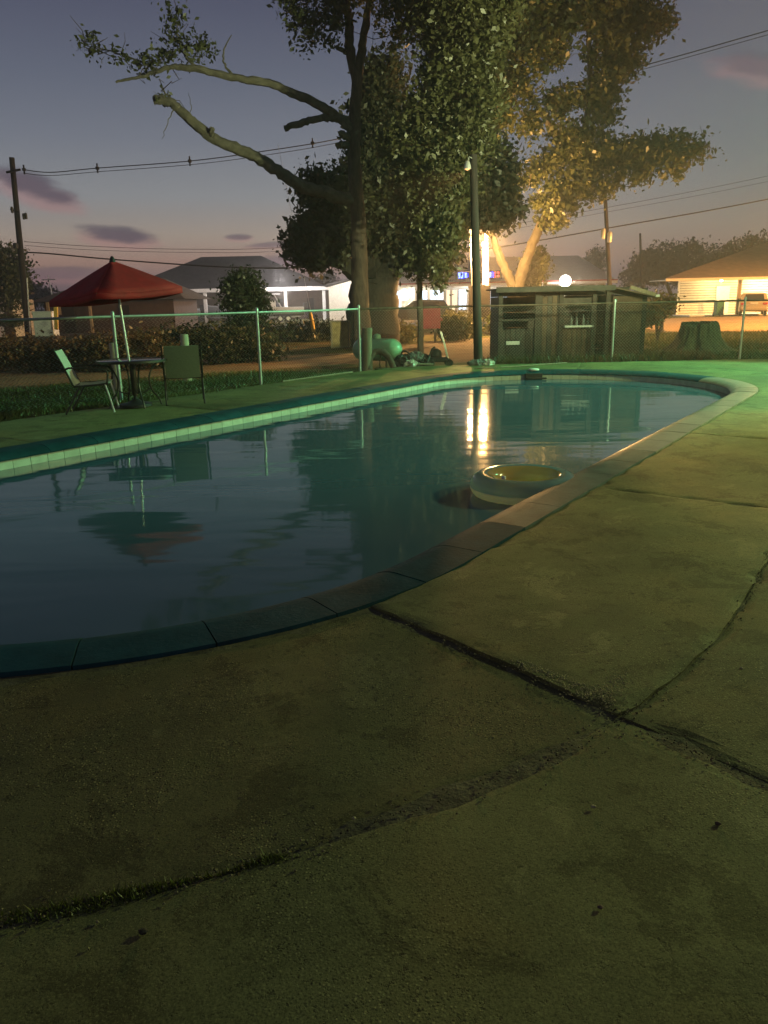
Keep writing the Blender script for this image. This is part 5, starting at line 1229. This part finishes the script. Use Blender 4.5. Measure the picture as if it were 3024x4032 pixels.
for x, y, e, l_ in ((25.5, 34, 30000, 'tall sodium street lamp near the lawn right of the stump'), (34, 47, 24000, 'tall sodium street lamp beside the gravel driveway')):
    sl = thing('street_lamp', l_, 'street lamp', (x, y, -.05))
    b = MB(); b.tube([(x, y, -.06), (x, y, 7.5)], [.12, .08], 10); b.tube([(x, y, 7.4), (x - 1.2, y + .5, 7.7)], .04, 8); b.build('pole', M_GALV, sl, True)
    b = MB(); b.lathe([(.05, .12), (.2, .08), (.24, -.02), (.2, -.05)], (x - 1.3, y + .5, 7.66), 14); b.build('lamp_head', M_GALV, sl, True)
    lamp('lamp_light', (x - 1.3, y + .5, 7.5), e, (1.0, .44, .10), .15, sl, math.radians(140), (x - 4.5, y + 2.0, 0))
# low rail and kerb before the store
rl = thing('guard_rail', 'low dark rail with white kerb in front of the store', 'rail', (8, 58, -.05))
xa, xb = (4.39, 56.00, 0.19)[0], (8.32, 56.00, 0.11)[0]
for i in range(5):
    x = xa + (xb - xa) * i / 4; boxp('post', x - .05, x + .05, 56, 56.1, -.05, 1.15, M_RUST_SHADE, rl)
boxp('rail', xa, xb, 55.95, 56.0, 1.02, 1.14, M_RUST_SHADE, rl); boxp('rail', xa, xb, 55.95, 56.0, .55, .62, M_RUST_SHADE, rl)
boxp('kerb', (0.82, 58.00, 0.22)[0], xb + 1, 58, 58.4, -.05, .22, M_WHITE, rl)

# cars: one builder, two finishes
def car(label, loc, rz, paint, L_=4.4, W_=1.82, H_=1.62):
    t = thing('parked_car', label, 'car', (0, 0, 0))
    prof = [(-L_ / 2, .42), (-L_ / 2 + .02, .95), (-L_ / 2 + .18, 1.02), (-L_ / 2 + .55, H_ - .05), (-.4, H_), (.35, H_ - .06), (1.05, 1.08), (L_ / 2 - .12, .92), (L_ / 2, .60), (L_ / 2 - .02, .36), (-L_ / 2 + .1, .34)]
    b = MB(); N_ = len(prof)
    for s_, ins in ((-1, .06), (-.88, 0), (.88, 0), (1, .06)):
        for y, z in prof:
            taper = .16 * max(0, (z - 1.0) / (H_ - 1.0)); wz = W_ / 2 - taper
            b.v.append((s_ * wz, y * (1 - (ins * .15)), z - ins * .3 if z > 1 else z))
    for k in range(3):
        for j in range(N_): b.f.append((k * N_ + j, k * N_ + (j + 1) % N_, (k + 1) * N_ + (j + 1) % N_, (k + 1) * N_ + j))
    b.f.append(tuple(range(N_))); b.f.append(tuple(3 * N_ + j for j in range(N_))[::-1]); b.build('body', paint, t, True)
    b = MB(); y0_, z0_ = -L_ / 2 + .22, 1.07; y1_, z1_ = -L_ / 2 + .53, H_ - .10
    b.v = [(-.66, y0_ - .03, z0_), (.66, y0_ - .03, z0_), (.58, y1_ - .03, z1_), (-.58, y1_ - .03, z1_)]; b.f = [(0, 1, 2, 3)]; b.build('rear_window', M_GLASS, t)
    for s_ in (-1, 1):
        b = MB(); x = s_ * (W_ / 2 - .06); x2 = s_ * (W_ / 2 - .14)
        b.v = [(x + s_ * .02, -1.45, 1.06), (x + s_ * .02, .95, 1.06), (x2 + s_ * .02, .25, H_ - .13), (x2 + s_ * .02, -1.3, H_ - .13)]; b.f = [(0, 1, 2, 3)]; b.build('side_window', M_GLASS, t)
        b = MB(); b.box((s_ * .72, -L_ / 2 - .005, .86), (.30, .06, .14)); b.build('tail_light', M_TAIL, t, bevel=.02)
        b = MB(); b.box((s_ * (W_ / 2 + .08), .75, 1.08), (.18, .10, .14)); b.build('mirror', paint, t, bevel=.03)
        b = MB(); b.box((s_ * .68, L_ / 2 - .02, .72), (.32, .05, .14)); b.build('headlight', M_WHITE, t, bevel=.02)
        for y in (-1.35, 1.35):
            w_ = MB(); w_.lathe([(.001, -.1), (.26, -.1), (.33, -.07), (.33, .07), (.26, .1), (.001, .1)], (s_ * (W_ / 2 - .10), y, .33), 18, 'X'); w_ = w_.build('wheel', M_TYRE, t, True)
            r_ = MB(); r_.lathe([(.001, -.108), (.2, -.108), (.2, .108), (.001, .108)], (s_ * (W_ / 2 - .10), y, .33), 14, 'X'); r_.build('rim', M_RIM, w_, True)
    b = MB(); b.box((0, -L_ / 2 - .05, .52), (W_ - .12, .14, .20)); b.build('rear_bumper', paint, t, bevel=.04)
    b = MB(); b.box((0, -L_ / 2 - .01, .90), (.5, .03, .14)); b.build('licence_plate', M_PLATE, t, bevel=.01)
    t.location = loc; t.rotation_euler = (0, 0, rz); return t
cp = Vector((26.77, 57.00, -0.09))
car('tan car parked tail-out in front of the glowing porch', (cp.x + .7, 58.6, -.046), math.radians(-22), M_CAR)
cd = Vector((2.56, 52.00, 0.32))
car('dark car parked before the blazing floodlight', (cd.x, 52.5, -.048), math.radians(88), M_CARDARK)

# house with lit porch
hs = thing('porch_house', 'clapboard house with glowing porch and brown hip roof at right', 'house', (28, 64, -.05))
hx = lambda x, Y=61.0: D_HX[x]
D_HX = {1436: (21.13, 59.00, 1.12)[0], 1465: (23.62, 63.00, 1.07)[0], 1592: (26.94, 60.00, 1.00)[0], 1515: (25.05, 62.00, 1.04)[0], 1545: (26.56, 63.00, 1.01)[0], 1580: (27.85, 63.00, 0.99)[0]}
HX0 = D_HX[1465]; HX1 = 46.0
for i in range(14):
    boxp('clapboard', HX0, HX1, 62.97, 63.08, -.05 + i * .19, -.05 + i * .19 + .150, M_SIDING, hs)
b = MB(); b.prism([(HX0 + .02, 63.1), (HX1, 63.1), (HX1, 72), (HX0 * 72 / 63 + .2, 72)], -.05, 2.6); b.build('wall', M_BROWNWALL, hs)  # dark wall in the gaps stands in for shadow lines between clapboards
boxp('corner_board', HX0 - .12, HX0 + .04, 62.92, 62.99, -.05, 2.6, M_WHITE, hs)
dr = boxp('door', D_HX[1545], D_HX[1545] + 1.05, 62.9, 62.97, .05, 2.15, M_WHITE, hs); boxp('handle', D_HX[1545] + .9, D_HX[1545] + .96, 62.84, 62.89, 1.0, 1.12, M_FRAME, dr)
wi = boxp('window', D_HX[1580] + 3.0, D_HX[1580] + 4.6, 62.9, 62.97, .9, 2.1, M_WHITE, hs); boxp('pane', D_HX[1580] + 3.08, D_HX[1580] + 4.52, 62.86, 62.895, .97, 2.03, M_GLASS, wi)
for x in (D_HX[1592], D_HX[1592] + 5.5, D_HX[1592] + 11): boxp('porch_post', x - .12, x + .12, 59.7, 59.9, -.05, 2.55, M_POST, hs)
boxp('porch_slab', HX0 - .4, HX1, 59.4, 62.9, -.06, .03, M_WHITE, hs)
boxp('porch_ceiling', D_HX[1436] + .1, HX1, 59.3, 63, 2.58, 2.63, M_WHITE, hs)
boxp('fascia', D_HX[1436], HX1, 59.1, 59.2, 2.52, 2.74, M_SIDING, hs)
b = MB(); xe = D_HX[1436] - .1; RG = (32.64, 67.50, 5.72)
b.v = [(xe, 59.05, 2.72), (HX1 + 10, 59.05, 2.72), (HX1 + 10, 76, 2.72), (xe * 76 / 59 + .3, 76, 2.72), (RG[0], 67.5, RG[2]), (HX1 + 1, 67.5, RG[2])]
b.f = [(0, 1, 5, 4), (1, 2, 5), (2, 3, 4, 5), (3, 0, 4), (0, 3, 2, 1)]; b.build('roof', M_ROOF2, hs)
for i, (x, e) in enumerate(((HX0 + 2.6, 330), (HX0 + 6.4, 1000), (HX0 + 11, 1100))):
    b = MB(); b.lathe([(.10, .0), (.12, -.05), (.08, -.12), (.001, -.14)], (x, 61.4, 2.57), 12); b.build('porch_lamp', emit('porch lamp %d' % i, (1, .74, .40), 30), hs, True)
    lamp('lamp_light', (x, 61.2, 2.25), e, (1, .66, .28), .12, hs)
bn_ = thing('trash_bin', 'dark green wheeled trash bin on the porch of the lit house', 'bin', (D_HX[1515], 59.0, -.046))
bx = D_HX[1515]; b = MB(); b.box((bx + .1, 58.9, .52), (.56, .6, .98)); b.build('body', M_BIN, bn_, bevel=.04)
b = MB(); b.box((bx + .1, 58.86, 1.06), (.62, .70, .07)); b.build('lid', M_BIN, bn_, bevel=.02)
for s_ in (-.24, .24):
    b = MB(); b.lathe([(.001, -.03), (.12, -.03), (.12, .03), (.001, .03)], (bx + .1 + s_, 59.2, .08), 12, 'X'); b.build('wheel', M_TYRE, bn_, True)
bt = thing('bird_bath', 'small dark pedestal on the orange-lit drive behind the shed', 'pedestal', (11.94, 33.50, -0.01))
q = Vector((11.94, 33.50, -0.01)); b = MB(); b.lathe([(.22, .0), (.16, .08), (.09, .2), (.08, .55), (.2, .66), (.32, .72), (.3, .75), (.001, .7)], (q.x, 33.5, -.05), 14); b.build('pedestal', M_ASPH, bt, True)

# ------------------------------------------------------------------ haze volume, added for lamp glow
hz = MB(); hz.box((0, 60, 9), (240, 200, 20.5)); hz = hz.build('haze', None); tag(hz, 'thin haze volume added for the glow around the lamps', 'haze', kind='stuff')
hm = bpy.data.materials.new('added haze'); hm.use_nodes = True; ht = hm.node_tree; ht.nodes.clear()
hv = ht.nodes.new('ShaderNodeVolumePrincipled'); hv.inputs['Color'].default_value = (.9, .9, .9, 1); hv.inputs['Density'].default_value = HAZE; hv.inputs['Anisotropy'].default_value = .55
ho_ = ht.nodes.new('ShaderNodeOutputMaterial'); ht.links.new(hv.outputs[0], ho_.inputs['Volume']); hz.data.materials.append(hm)
